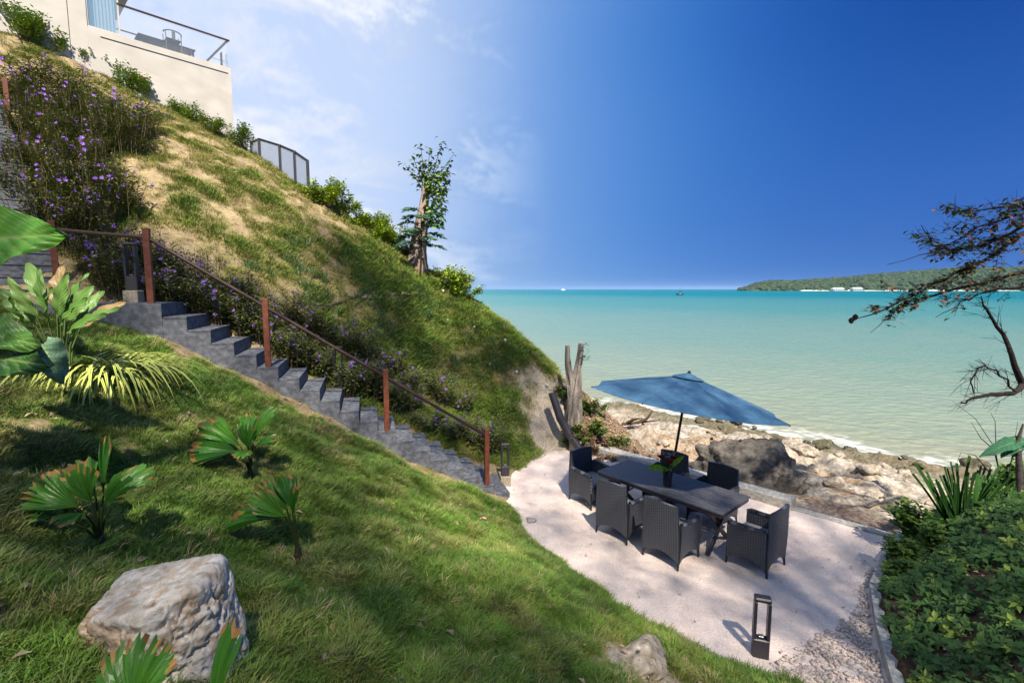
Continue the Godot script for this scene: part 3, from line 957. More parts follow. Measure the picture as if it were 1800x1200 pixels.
	# the next villa behind
	var n2 := thing("neighbouring_villa", "white neighbouring villa terrace with glass rail behind the balcony", "house", at.call(Vector3(-0.3, 0.0, 7.0)))
	n2.basis = b
	mb = MB.new()
	mb.box(Vector3(4.2, -0.6, 0.15), Vector3(6.6, 5.2, 0.3))
	mb.box(Vector3(4.2, -0.6, 3.3), Vector3(6.59, 5.18, 5.9))
	part("wall", mb, M.white_wall, n2)
	mb = MB.new(); mb.box(Vector3(4.2, 1.35, -0.005), Vector3(6.5, 0.03, 0.02)); part("dark_gap_strip", mb, M.charcoal, n2)  # wall groove drawn as a flat dark strip
	mb = MB.new(); mb.box(Vector3(4.2, 2.5, 0.06), Vector3(6.4, 0.95, 0.012)); part("glass_panel", mb, M.glass, n2)
	mb = MB.new()
	mb.box(Vector3(4.2, 2.99, 0.06), Vector3(6.5, 0.045, 0.05)); mb.box(Vector3(0.98, 2.99, 0.9), Vector3(0.05, 0.045, 1.7))
	part("top_rail", mb, M.rail, n2)

func build_fence() -> void:
	var tops := [at_t(441, 249, 16.9), at_t(455, 243, 16.2), at_t(491, 254, 15.9), at_t(517, 265, 15.6), at_t(540, 281, 15.35)]
	var feet := [at_t(441, 272, 16.9), at_t(457, 284, 16.2), at_t(492, 305, 15.9), at_t(519, 324, 15.6), at_t(541.5, 344, 15.35)]
	var base: Vector3 = feet[1]
	var t := thing("fence", "black framed fence with frosted panels on the hill crest", "fence", base)
	for k in 5:
		var mb := MB.new()
		var a: Vector3 = feet[k]; var b: Vector3 = tops[k]
		a.x = b.x; a.z = b.z
		a.y = minf(a.y, ground(a.x, a.z))
		feet[k] = a
		mb.box((a + b) * 0.5 - base - Vector3(0, 0.15, 0), Vector3(0.085, b.y - a.y + 0.3, 0.085), Basis(Vector3.UP, 0.3), 0.004)
		part("post", mb, M.black, t)
	for k in 4:
		var a: Vector3 = tops[k] - base; var b: Vector3 = tops[k + 1] - base
		var c: Vector3 = feet[k] - base + Vector3(0, 0.06, 0); var d: Vector3 = feet[k + 1] - base + Vector3(0, 0.06, 0)
		var e := (b - a).normalized() * 0.034
		for q in [[a, b, "top_rail"], [c, d, "bottom_rail"]]:
			var mb := MB.new()
			mb.tube([q[0] + e - Vector3(0, 0.02, 0), q[1] - e - Vector3(0, 0.02, 0)], [0.036, 0.036], 4)
			part(q[2], mb, M.black, t)
		var nn := (b - a).cross(Vector3.UP).normalized() * 0.006
		var w := [a + e - Vector3(0, 0.045, 0), b - e - Vector3(0, 0.045, 0), d - e + Vector3(0, 0.028, 0), c + e + Vector3(0, 0.028, 0)]
		var mb := MB.new()
		mb.quad(w[0] + nn, w[1] + nn, w[2] + nn, w[3] + nn)
		mb.quad(w[0] - nn, w[3] - nn, w[2] - nn, w[1] - nn)
		for i in 4:
			mb.quad(w[i] + nn, w[i] - nn, w[(i + 1) % 4] - nn, w[(i + 1) % 4] + nn)
		part("panel", mb, M.frosted, t)
	var p := at_t(583, 372, 15.2)
	var mb := MB.new()
	mb.box(Vector3(0, 0.3, 0), Vector3(0.11, 1.0, 0.11), Basis(Vector3.UP, 0.4), 0.01)
	single("concrete_post", mb, M.pale_concrete, "short pale concrete post on the crest below the fence", "post", Vector3(p.x, minf(p.y, ground(p.x, p.z) + 0.05), p.z))

# ------------------------------------------------------------------ dining set
const TABLE := Vector3(2.57, 0, -7.85)
var TU := Vector3(0.659, 0, 0.752)                  # along the table
var TV := Vector3(0.752, 0, -0.659)                 # across it, away from the camera
func make_chair() -> Node3D:
	var t := thing("wicker_chair", "", "chair", Vector3.ZERO, 0.0, "wicker chairs round the dining table")
	var bottom := func(q: float) -> float: return 0.09 + 0.10 * (1.0 - pow(absf(q), 2.2))
	for s: float in [-1.0, 1.0]:
		var mb := MB.new()
		mb.shell(func(u: float, v: float) -> Vector3:
			var q := u * 2.0 - 1.0
			var top := 0.615 + 0.035 * smoothstep(0.55, 1.0, u) - 0.03 * smoothstep(0.85, 1.0, 1.0 - u)
			var y := lerpf(bottom.call(q), top, v)
			return Vector3(s * (0.275 + 0.02 * sin(v * PI * 0.5)), y, lerpf(-0.275, 0.27, u)), 14, 8, 0.045, 4.0, 5.0)
		var sd := part("side_panel", mb, M.wicker, t)
		mb = MB.new()
		mb.tube([Vector3(s * 0.295, 0.60, -0.272), Vector3(s * 0.297, 0.622, -0.22), Vector3(s * 0.297, 0.625, 0.0), Vector3(s * 0.295, 0.645, 0.24)], [0.030, 0.034, 0.034, 0.03], 10)
		part("arm_roll", mb, M.wicker, sd)
	var mb := MB.new()
	mb.shell(func(u: float, v: float) -> Vector3:
		var q := u * 2.0 - 1.0
		var top := 0.925 - 0.015 * q * q
		var y := lerpf(bottom.call(q), top, v)
		var half := lerpf(0.292, 0.265, smoothstep(0.3, 1.0, v))
		return Vector3(-q * half, y, 0.268 + 0.02 * sin(v * PI) + 0.055 * v * v - 0.03 * q * q * v), 16, 12, 0.045, 4.0, 8.0)
	part("backrest", mb, M.wicker, t)
	mb = MB.new()
	mb.shell(func(u: float, v: float) -> Vector3:
		var q := u * 2.0 - 1.0
		return Vector3(q * 0.25, lerpf(0.15 + 0.08 * (1.0 - q * q), 0.385, v), -0.262), 10, 3, 0.03, 4.0, 2.5)
	part("front_apron", mb, M.wicker, t)
	mb = MB.new(); mb.box(Vector3(0, 0.37, -0.01), Vector3(0.5, 0.03, 0.5)); part("seat", mb, M.wicker, t)
	mb = MB.new()
	mb.shell(func(u: float, v: float) -> Vector3:
		var a := u * 2.0 - 1.0; var b := v * 2.0 - 1.0
		var puff := 0.022 * (1.0 - a * a) * (1.0 - b * b)
		return Vector3(a * 0.242, 0.42 + puff, -b * 0.245 - 0.015), 10, 10, 0.062, 1, 1)
	part("cushion", mb, M.cushion, t, "light grey seat cushion")
	for s in [[-1, -1], [1, -1], [-1, 1], [1, 1]]:
		mb = MB.new()
		var x: float = s[0] * 0.278; var z: float = s[1] * 0.272
		mb.tube([Vector3(x * 1.02, 0.0, z * (1.03 if s[1] < 0 else 1.06)), Vector3(x, 0.14, z), Vector3(x, 0.3, z * 0.985)], [0.014, 0.019, 0.021], 8)
		part("leg", mb, M.black, t)
	return t
func yaw_to(d: Vector3) -> float: return atan2(-d.x, -d.z)
func build_dining() -> void:
	var t := thing("dining_table", "long slatted dark grey dining table with crossed legs on the sand", "table", TABLE, atan2(-TU.z, TU.x))
	# local x along the table, local z towards the camera side
	var L := 2.24; var W := 0.93
	for k in 9:
		var mb := MB.new()
		mb.box(Vector3(0, 0.737, -W * 0.5 + W * (k + 0.5) / 9.0), Vector3(L, 0.026, W / 9.0 - 0.016), Basis(), 0.003)
		part("slat", mb, M.plank, t)
	for s: float in [-1.0, 1.0]:
		var mb := MB.new()
		mb.box(Vector3(0, 0.695, s * (W * 0.5 - 0.035)), Vector3(L - 0.04, 0.055, 0.03), Basis(), 0.003)
		part("apron", mb, M.charcoal, t)
		mb = MB.new()
		mb.box(Vector3(s * (L * 0.5 - 0.03), 0.695, 0), Vector3(0.03, 0.055, W - 0.105), Basis(), 0.003)
		part("apron", mb, M.charcoal, t)
		# crossed legs at each end
		for q: float in [-1.0, 1.0]:
			mb = MB.new()
			var a := Vector3(s * 0.86 + q * 0.022, 0.0, q * 0.36); var b := Vector3(s * 0.86 + q * 0.022, 0.668, -q * 0.34)
			var z := (b - a).normalized(); var x := Vector3(1, 0, 0); var y := z.cross(x).normalized()
			mb.box((a + b) * 0.5, Vector3(0.04, 0.065, (b - a).length()), Basis(x, y, z), 0.004)
			part("leg", mb, M.charcoal, t)
		mb = MB.new()
		mb.tube([Vector3(s * 0.82, 0.34, 0), Vector3(s * 0.45, 0.665, 0)], [0.014, 0.014], 6)
		part("brace", mb, M.charcoal, t)
	# chairs: the middle of the backrest foot, and the way the chair faces
	var spots := [
		[Vector3(2.13, 0, -6.77), TV, "wicker chair before the table, its back to the lawn, beside the end chair"],
		[Vector3(1.56, 0, -7.48), TV, "wicker chair before the table, its back to the lawn, on the stair side"],
		[Vector3(3.57, 0, -8.20), -TV, "wicker chair across the table with its back to the big dark boulder"],
		[Vector3(2.99, 0, -8.88), -TV, "wicker chair across the table behind the flower vase"],
		[Vector3(3.66, 0, -6.54), -TU, "wicker chair at the table end beside the low kerb, grey cushion showing"],
		[Vector3(1.32, 0, -9.08), (TU + Vector3(-0.12, 0, 0.08)).normalized(), "wicker chair at the table end nearest the stairs"]]
	var proto := make_chair()
	for k in spots.size():
		var f: Vector3 = spots[k][1]
		var p: Vector3 = spots[k][0] + f * 0.275
		if k == 0:
			proto.position = p; proto.rotation.y = yaw_to(f); proto.set_meta("label", spots[k][2])
		else:
			copy(proto, p, yaw_to(f) + [0.0, 0.05, -0.06, 0.04, -0.03, 0.05][k], spots[k][2])
	# parasol standing through the middle of the table
	var d := Vector3(0.158, 0.986, -0.059).normalized()
	var hole := Vector3(2.605, 0.75, -7.906)
	var apex := hole + d * 1.769
	var foot := hole - d * (0.75 / d.y)
	var um := thing("parasol", "blue octagonal parasol leaning over the dining table", "parasol", foot)
	var e := d.cross(Vector3(0, 0, 1)).normalized(); var f2 := e.cross(d)
	var ph := 6.213 + PI
	var rim := []
	for k in 8:
		var a := ph - k * PI / 4.0
		rim.append(apex - d * 0.416 + (e * cos(a) + f2 * sin(a)) * 1.566 - foot)
	var ap := apex - foot
	for k in 8:
		# one cloth gore between two ribs, sagging a little
		var r0: Vector3 = rim[k]; var r1: Vector3 = rim[(k + 1) % 8]
		var mb := MB.new()
		mb.shell(func(u: float, v: float) -> Vector3:
			var p0 := ap.lerp(r0, lerpf(0.07, 1.0, v)); var p1 := ap.lerp(r1, lerpf(0.07, 1.0, v))
			return p0.lerp(p1, u) - d * sin(u * PI) * 0.022 * v + d * 0.012 * sin(v * PI) + (ap - (p0 + p1) * 0.5).slide(d).normalized() * sin(u * PI) * 0.03 * v * v, 8, 8, 0.006, 1, 1)
		part("canopy_panel", mb, M.canvas, um)
		mb = MB.new()
		mb.tube([ap - d * 0.03, ap.lerp(r0, 0.5) + d * 0.012, r0 - d * 0.012], [0.008, 0.008, 0.007], 6)
		part("rib", mb, M.charcoal, um)
		mb = MB.new()
		mb.tube([ap - d * 0.55, ap.lerp(r0, 0.5) - d * 0.0], [0.006, 0.006], 5)
		part("strut", mb, M.charcoal, um)
		mb = MB.new()
		mb.tube([ap.lerp(r0, 0.16) + d * 0.012, ap.lerp(r0, 0.5) + d * 0.016, r0 + d * 0.004], [0.006, 0.006, 0.006], 5)
		part("seam", mb, M.canvas, um)
		mb = MB.new()                               # vent flap on top
		mb.shell(func(u: float, v: float) -> Vector3:
			var p0 := ap.lerp(r0, lerpf(0.01, 0.17, v)); var p1 := ap.lerp(r1, lerpf(0.01, 0.17, v))
			return p0.lerp(p1, u) + d * (0.05 - 0.02 * v), 3, 3, 0.005, 1, 1)
		part("vent_flap", mb, M.canvas, um)
	var mb := MB.new(); mb.tube([Vector3(0, -0.05, 0), d * (1.769 + 0.75 / d.y) - d * 0.02], [0.021, 0.021], 12); part("pole", mb, flat(Color(0.03, 0.022, 0.02), 0.4), um)
	mb = MB.new(); mb.tube([ap + d * 0.035, ap + d * 0.06, ap + d * 0.085], [0.03, 0.028, 0.012], 10); part("finial", mb, M.charcoal, um)
	mb = MB.new(); mb.tube([ap - d * 0.62, ap - d * 0.5], [0.035, 0.035], 10); part("runner", mb, M.charcoal, um)
	mb = MB.new(); mb.tube([Vector3(0, 0.0, 0), Vector3(0, 0.05, 0), Vector3(0, 0.075, 0)], [0.24, 0.24, 0.2], 20); part("base", mb, M.charcoal, um)
	# vase with roses
	var vp := on_y(1173, 853, 0.75)
	var va := thing("glass_vase", "dark faceted glass vase on the dining table", "vase", vp)
	mb = MB.new()
	mb.tube([Vector3(0, 0.001, 0), Vector3(0, 0.01, 0), Vector3(0, 0.12, 0), Vector3(0, 0.255, 0)], [0.058, 0.062, 0.066, 0.074], 14)
	part("body", mb, flat(Color(0.016, 0.016, 0.024), 0.08), va)
	mb = MB.new()
	for k in 14:
		for j in 6:
			var a := TAU * (k + 0.5 * (j % 2)) / 14.0
			var r := 0.064 + 0.0016 * j
			mb.box(Vector3(cos(a) * r, 0.03 + j * 0.038, sin(a) * r), Vector3(0.018, 0.018, 0.006), Basis(Vector3.UP, PI * 0.5 - a) * Basis(Vector3(0, 0, 1), PI / 4), 0.002)
	part("facets", mb, flat(Color(0.05, 0.05, 0.07), 0.05, 0.2), va)
	var bq := thing("bouquet", "bouquet of three red roses with white blossom and two long green leaves", "bouquet", vp + Vector3(0, 0.2, 0))
	var right := Vector3(1, 0, 0.0)
	var heads := [Vector3(-0.115, 0.275, 0.0), Vector3(0.085, 0.265, 0.02), Vector3(0.0, 0.21, 0.07)]
	rng.seed = 5
	for h: Vector3 in heads:
		mb = MB.new(); mb.tube([Vector3(0, -0.1, 0), h * 0.5 + Vector3(0, -0.02, 0), h], [0.004, 0.004, 0.004], 5)
		var stem := part("stem", mb, flat(Color(0.04, 0.09, 0.02), 0.6), bq)
		mb = MB.new()
		for ring in 4:
			for k in 5:
				var a := TAU * (k + ring * 0.4) / 5.0
				var r := 0.012 + ring * 0.009
				var o := Vector3(cos(a), 0, sin(a))
				mb.col = Color(0.30, 0.008, 0.012) * rng.randf_range(0.7, 1.2)
				var c := h + o * r * 0.6 + Vector3(0, -0.018, 0)
				var s := Vector3(-o.z, 0, o.x) * (0.014 + ring * 0.004)
				var m := c + o * r * 0.6 + Vector3(0, 0.022, 0)
				var tp := c + o * r * (0.3 + 0.35 * ring * 0.5) + Vector3(0, 0.048 - ring * 0.005, 0)
				mb.quad(c - s * 0.6, c + s * 0.6, m + s * 1.2, m - s * 1.2)
				mb.quad(m - s * 1.2, m + s * 1.2, tp + s * 0.7, tp - s * 0.7)
		part("rose_head", mb, M.petal, stem)
	mb = MB.new()
	for k in 90:
		var a := rng.randf() * TAU
		var p := Vector3(cos(a) * 0.07 * rng.randf(), rng.randf_range(0.05, 0.2), sin(a) * 0.07 * rng.randf())
		mb.col = Color(0.02, 0.055, 0.014) * rng.randf_range(0.6, 1.6)
		mb.leaf(p, (Vector3(cos(a), rng.randf_range(0.1, 1.0), sin(a))).normalized(), Vector3.UP, rng.randf_range(0.05, 0.09), 0.016)
	part("foliage", mb, M.leaf, bq)
	mb = MB.new()
	for k in 40:
		var p := Vector3(rng.randf_range(-0.12, 0.12), rng.randf_range(0.26, 0.36), rng.randf_range(-0.06, 0.03))
		mb.col = Color(0.7, 0.7, 0.66)
		for q in 5:
			var a := TAU * q / 5.0
			mb.leaf2(p, Vector3(cos(a), 0.4, sin(a)).normalized(), Vector3.UP, 0.014, 0.005)
	part("white_blossom", mb, M.petal, bq)
	for q in [[Vector3(-0.34, 0.115, 0.03), 0.05], [Vector3(0.245, 0.30, 0.02), 0.04]]:
		mb = MB.new()
		var tip: Vector3 = q[0]
		var a := Vector3(0, 0.07, 0.02)
		var dir := (tip - a)
		var s := dir.cross(Vector3(0, 0.5, 1)).normalized()
		mb.col = Color(0.20, 0.36, 0.012)
		var rows := PackedVector3Array(); var cc := PackedColorArray()
		for j in 11:
			var v := j / 10.0
			var c := a + dir * v + Vector3(0, 0.02 * sin(v * PI), 0)
			var w: float = float(q[1]) * pow(sin(clampf(v * 0.92 + 0.06, 0, 1) * PI), 0.7)
			for i in 5:
				var u := i / 4.0 * 2.0 - 1.0
				rows.append(c + s * u * w + Vector3(0, 0.0, 0.012 * absf(u)) * 1.0 + Vector3(0, 0.006 * sin(v * 40.0) * absf(u), 0)); cc.append(Color(0.30, 0.50, 0.02).lerp(Color(0.16, 0.34, 0.015), 0.5 + 0.5 * sin(v * 40.0)))
		mb.grid(rows, 5, 11, cc, PackedVector2Array())
		part("long_leaf", mb, M.leaf, bq, "long bright green leaf")

func build_edging() -> void:
	# low white wall along the sea side of the terrace, then a flush edge
	var k0 := Vector3(1.45, 0, -12.1)
	var al := Vector3(0.703, 0, 0.711); var ac := Vector3(-0.711, 0, 0.703)
	var turn := atan2(-al.z, al.x)
	var b := Basis(Vector3.UP, turn)
	var t := thing("terrace_wall", "low whitewashed concrete wall edging the sand terrace towards the rocks", "wall", k0)
	t.basis = b
	for k in 4:
		var mb := MB.new()
		mb.box(Vector3(0.62 + 1.11 * k + 0.55, -0.16, -0.05), Vector3(1.104, 0.68, 0.30), Basis(), 0.012)
		part("coping_block", mb, M.pale_concrete, t)
	var mb := MB.new()
	mb.box(Vector3(5.95, -0.28, -0.03), Vector3(1.82, 0.62, 0.16), Basis(), 0.01)
	part("flush_edge", mb, M.pale_concrete, t)
	mb = MB.new()
	mb.box(Vector3(0, 0.02, 0), Vector3(0.34, 0.5, 0.3), b, 0.012)
	single("concrete_block", mb, M.plinth, "square cream concrete block at the wall end by the bank", "block", on_y(1016, 792, 0.0))

# ------------------------------------------------------------------ shore, sea, headland
const SEA_Y := -1.25
func shore_dist(x: float, z: float) -> float:       # metres seaward of the terrace wall
	return (x - 1.45) * 0.711 - (z + 12.1) * 0.703
func shore_along(x: float, z: float) -> float:
	return (x - 1.45) * 0.703 + (z + 12.1) * 0.711
var strata := FastNoiseLite.new()
var strata2 := FastNoiseLite.new()
func shore_height(x: float, z: float) -> float:
	var d := shore_dist(x, z); var a := shore_along(x, z)
	var h := -0.12 - 1.14 * smoothstep(0.0, 1.0, clampf(d / 8.6, 0, 1)) - maxf(d - 8.6, 0.0) * 0.14
	var n := strata.get_noise_2d(a * 0.5, d * 1.1)
	var n2 := strata2.get_noise_2d(a, d)
	var amp := 0.62 * smoothstep(0.3, 2.5, d) * (1.0 - smoothstep(8.5, 12.5, d)) + 0.06
	var ledge := n * 0.9 + 0.25
	var stepped: float = (floor(ledge * 5.0) + smoothstep(0.55, 1.0, ledge * 5.0 - floor(ledge * 5.0))) / 5.0
	h += amp * (stepped * 0.8 - 0.1) + 0.10 * n2 * smoothstep(0.2, 1.5, d)
	# higher ledges behind the table
	h += 0.55 * exp(-pow((a - 2.2) / 2.6, 2.0)) * exp(-pow((d - 4.4) / 1.7, 2.0))
	return h
func build_shore() -> void:
	strata.seed = 61; strata.frequency = 0.42; strata.fractal_octaves = 5; strata.domain_warp_enabled = true; strata.domain_warp_amplitude = 1.2; strata.domain_warp_frequency = 0.35
	strata2.seed = 62; strata2.frequency = 1.5; strata2.fractal_octaves = 4; strata2.fractal_type = FastNoiseLite.FRACTAL_RIDGED
	var st := 0.085
	var nu := 250; var nv := 170
	var p := PackedVector3Array(); var c := PackedColorArray()
	for j in nv:
		for i in nu:
			var a := -6.0 + i * st
			var d := -0.12 + j * st
			var x := 1.45 + 0.703 * a + 0.711 * d; var z := -12.1 + 0.711 * a - 0.703 * d
			p.append(Vector3(x, shore_height(x, z), z))
			var n := strata.get_noise_2d(a * 1.3 + 50.0, d * 2.2)
			var n2 := strata2.get_noise_2d(a * 0.7 + 20.0, d * 0.9)
			var col := Color(0.44, 0.385, 0.32).lerp(Color(0.62, 0.575, 0.515), clampf(0.5 + n * 1.6, 0.0, 1.0))
			col = col.lerp(Color(0.17, 0.15, 0.135), clampf(n2 * 1.1 - 0.2, 0.0, 0.8))
			col = col.lerp(Color(0.42, 0.24, 0.11), clampf(strata.get_noise_2d(a * 0.9 - 30.0, d * 3.0) * 1.6 - 0.2, 0.0, 0.5))
			# wet weed covered rock at the water line
			var wet := smoothstep(6.9, 8.2, d + n * 1.0)
			col = col.lerp(Color(0.13, 0.125, 0.075), wet * 0.75)
			# dead leaves and grit by the wall
			col = col.lerp(Color(0.27, 0.21, 0.19), (1.0 - smoothstep(0.4, 1.5, d + n)) * 0.8)
			c.append(col)
	var mb := MB.new()
	mb.grid(p, nu, nv, c, PackedVector2Array())
	struct("rocky_shore", mb, M.rock)
	print("shore done")

func rock_mesh(seed_: int, size: Vector3, rough: float, c0: Color, c1: Color, m: Material, cuts := 7, sub := 26) -> ArrayMesh:
	# a lump worn from a block: a sphere cut by random planes, then roughened
	var r := RandomNumberGenerator.new(); r.seed = seed_
	var planes := []
	for k in cuts:
		var nrm := Vector3(r.randf_range(-1, 1), r.randf_range(-0.6, 1), r.randf_range(-1, 1)).normalized()
		planes.append([nrm, r.randf_range(0.55, 0.85)])
	var f := FastNoiseLite.new(); f.seed = seed_; f.frequency = 1.1; f.fractal_octaves = 5
	var g := FastNoiseLite.new(); g.seed = seed_ + 7; g.frequency = 1.4; g.fractal_octaves = 4; g.fractal_type = FastNoiseLite.FRACTAL_RIDGED
	return lump(sub, func(d: Vector3) -> Array:
		var rad := 1.0
		for q in planes:
			var k: float = d.dot(q[0])
			if k > 0.0: rad = minf(rad, float(q[1]) / k)
		var n := f.get_noise_3dv(d * 1.5); var cr := g.get_noise_3dv(d * 1.7)
		rad *= 1.0 + rough * (n * 0.5 - maxf(cr - 0.45, 0.0) * 0.5 + f.get_noise_3dv(d * 6.0) * 0.16)
		var t := clampf(0.5 + n * 1.1, 0.0, 1.0)
		var col := c0.lerp(c1, t)
		return [d * rad * size, col], m)
func lump(sub: int, f: Callable, m: Material) -> ArrayMesh:
	var mb := MB.new()
	var nu := sub * 2 + 1; var nv := sub + 1
	var p := PackedVector3Array(); var c := PackedColorArray()
	for j in nv:
		for i in nu:
			var a := TAU * (i % (nu - 1)) / (nu - 1); var b := PI * j / (nv - 1)
			var q: Array = f.call(Vector3(sin(b) * cos(a), cos(b), sin(b) * sin(a)))
			p.append(q[0]); c.append(q[1])
	mb.grid(p, nu, nv, c, PackedVector2Array())
	return mb.mesh(m)
func rock(called: String, mesh: Mesh, label: String, category: String, at: Vector3, turn: float, size := 1.0, group := "") -> MeshInstance3D:
	var o := MeshInstance3D.new()
	o.mesh = mesh; o.name = numbered(called); add_child(o)
	o.position = at; o.rotation.y = turn; o.scale = Vector3.ONE * size
	o.set_meta("label", label); o.set_meta("category", category)
	if group != "": o.set_meta("group", group)
	return o
func build_rocks() -> void:
	var big := rock_mesh(201, Vector3(1.25, 0.95, 0.72), 0.42, Color(0.15, 0.145, 0.14), Color(0.36, 0.33, 0.30), M.rock, 9, 44)
	rock("boulder", big, "big dark weathered boulder behind the terrace wall", "boulder", Vector3(4.75, 0.0, -10.05), -0.62)
	var slab := rock_mesh(202, Vector3(1.5, 0.5, 0.8), 0.4, Color(0.30, 0.23, 0.17), Color(0.56, 0.46, 0.35), M.rock, 9, 40)
	rock("rock_ledge", slab, "tan layered rock ledge behind the big dark boulder", "rock", Vector3(5.2, -0.45, -12.6), 0.35)
	# loose rocks on the shore
	var kinds := []
	for k in 4:
		kinds.append(rock_mesh(210 + k, Vector3(1.0, 0.5, 0.8), 0.3, Color(0.34, 0.29, 0.24), Color(0.62, 0.56, 0.48), M.rock, 13, 18))
	for k in 2:
		kinds.append(rock_mesh(220 + k, Vector3(1.0, 0.5, 0.75), 0.45, Color(0.085, 0.085, 0.065), Color(0.2, 0.19, 0.13), M.rock, 8, 14))
	var kinds_pale := rock_mesh(241, Vector3(1.0, 0.3, 0.7), 0.25, Color(0.62, 0.58, 0.53), Color(0.78, 0.75, 0.71), M.rock, 8, 16)
	rng.seed = 33
	for k in 170:
		var a := rng.randf_range(-2.0, 11.5); var d := rng.randf_range(1.2, 9.6)
		var x := 1.45 + 0.703 * a + 0.711 * d; var z := -12.1 + 0.711 * a - 0.703 * d
		var wet := d > 7.6
		var s := rng.randf_range(0.07, 0.26) * (2.2 if rng.randf() < 0.22 else 1.0)
		var y := shore_height(x, z)
		rock("shore_rock", kinds[4 + rng.randi() % 2 if wet else rng.randi() % 4], "dark weedy rock at the water line" if wet else "tan loose rock on the rocky shore", "rock", Vector3(x, y + s * 0.18, z), rng.randf() * TAU, s, "wet rocks at the water line" if wet else "loose rocks on the shore")
	# foreground stone
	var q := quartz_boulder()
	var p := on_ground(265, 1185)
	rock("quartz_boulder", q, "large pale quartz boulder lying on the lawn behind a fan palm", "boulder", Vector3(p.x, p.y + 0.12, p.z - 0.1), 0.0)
	# stones along the ledge on the hill
	for k in 16:
		var px := 640.0 + k * 7.5 + rng.randf_range(-3, 3)
		var g := on_ground(px, 522.0 - 0.06 * (px - 640.0) + rng.randf_range(-2, 2), 8.0)
		rock("ledge_stone", kinds[rng.randi() % 4], "pale stone in the row across the hillside ledge", "stone", g + Vector3(0, 0.02, 0), rng.randf() * TAU, rng.randf_range(0.07, 0.15), "stones along the hillside ledge")
	for e in [[903, 898, 0.16, "flat white stone in the sand at the foot of the stairs"], [932, 913, 0.13, "smaller flat white stone where the lawn meets the sand"]]:
		rock("flat_stone", kinds_pale, e[3], "stone", on_y(e[0], e[1], 0.0), float(e[0]), e[2])
	var lm := on_ground(1120, 1165, 2.5)
	rock("outcrop", rock_mesh(231, Vector3(0.42, 0.16, 0.3), 0.3, Color(0.5, 0.42, 0.32), Color(0.7, 0.63, 0.53), M.rock, 6, 26), "pale earthy rock outcrop at the lower edge of the lawn", "rock", lm + Vector3(0, -0.02, 0), 0.6)
func quartz_boulder() -> ArrayMesh:
	var f := FastNoiseLite.new(); f.seed = 9; f.frequency = 1.6; f.fractal_octaves = 5
	var g := FastNoiseLite.new(); g.seed = 19; g.frequency = 1.3; g.fractal_octaves = 5; g.fractal_type = FastNoiseLite.FRACTAL_RIDGED
	# sloping flat top, high at the right; steep front face; a ridge down the front right
	var planes := [[Vector3(-0.22, 0.96, 0.10), 0.62], [Vector3(-0.30, 0.06, 0.95), 0.70], [Vector3(0.66, 0.05, 0.74), 0.70], [Vector3(0.98, 0.12, -0.1), 0.80], [Vector3(-0.93, 0.32, 0.15), 0.95], [Vector3(0.1, 0.2, -1.0), 0.75], [Vector3(0.0, -1.0, 0.0), 0.9], [Vector3(0.72, 0.68, 0.1), 0.96]]
	return lump(96, func(d: Vector3) -> Array:
		var rad := 1.25
		var soft := 0.0
		for q in planes:
			var nn: Vector3 = q[0].normalized()
			var k: float = d.dot(nn)
			if k > 0.02: soft += pow(k / float(q[1]), 18.0)
		rad = minf(rad, pow(soft, -1.0 / 18.0))
		var p := d * rad
		var n := f.get_noise_3dv(p * 1.3); var cr := g.get_noise_3d(p.x * 1.5 + n * 0.4, p.y * 2.4, p.z * 1.5)
		var fine := g.get_noise_3d(p.x * 5.0, p.y * 6.0, p.z * 5.0)
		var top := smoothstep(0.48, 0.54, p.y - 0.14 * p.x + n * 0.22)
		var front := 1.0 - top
		rad *= 1.0 + n * 0.06 * front + f.get_noise_3dv(p * 5.0) * 0.014 - maxf(cr - 0.35, 0.0) * 0.26 * (0.12 + front) - maxf(fine - 0.4, 0.0) * 0.05 * front
		# white quartz with rusty stained patches on the front, as in the photograph
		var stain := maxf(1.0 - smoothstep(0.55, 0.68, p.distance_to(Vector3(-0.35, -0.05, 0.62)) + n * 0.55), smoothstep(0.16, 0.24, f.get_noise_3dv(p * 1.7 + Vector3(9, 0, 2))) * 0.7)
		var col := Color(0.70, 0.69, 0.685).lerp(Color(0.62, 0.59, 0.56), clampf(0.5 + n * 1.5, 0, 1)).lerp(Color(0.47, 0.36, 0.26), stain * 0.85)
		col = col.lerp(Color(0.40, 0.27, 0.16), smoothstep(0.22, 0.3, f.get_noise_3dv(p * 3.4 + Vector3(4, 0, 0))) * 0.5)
		return [d * rad * Vector3(0.37, 0.42, 0.30), col], M.quartz)

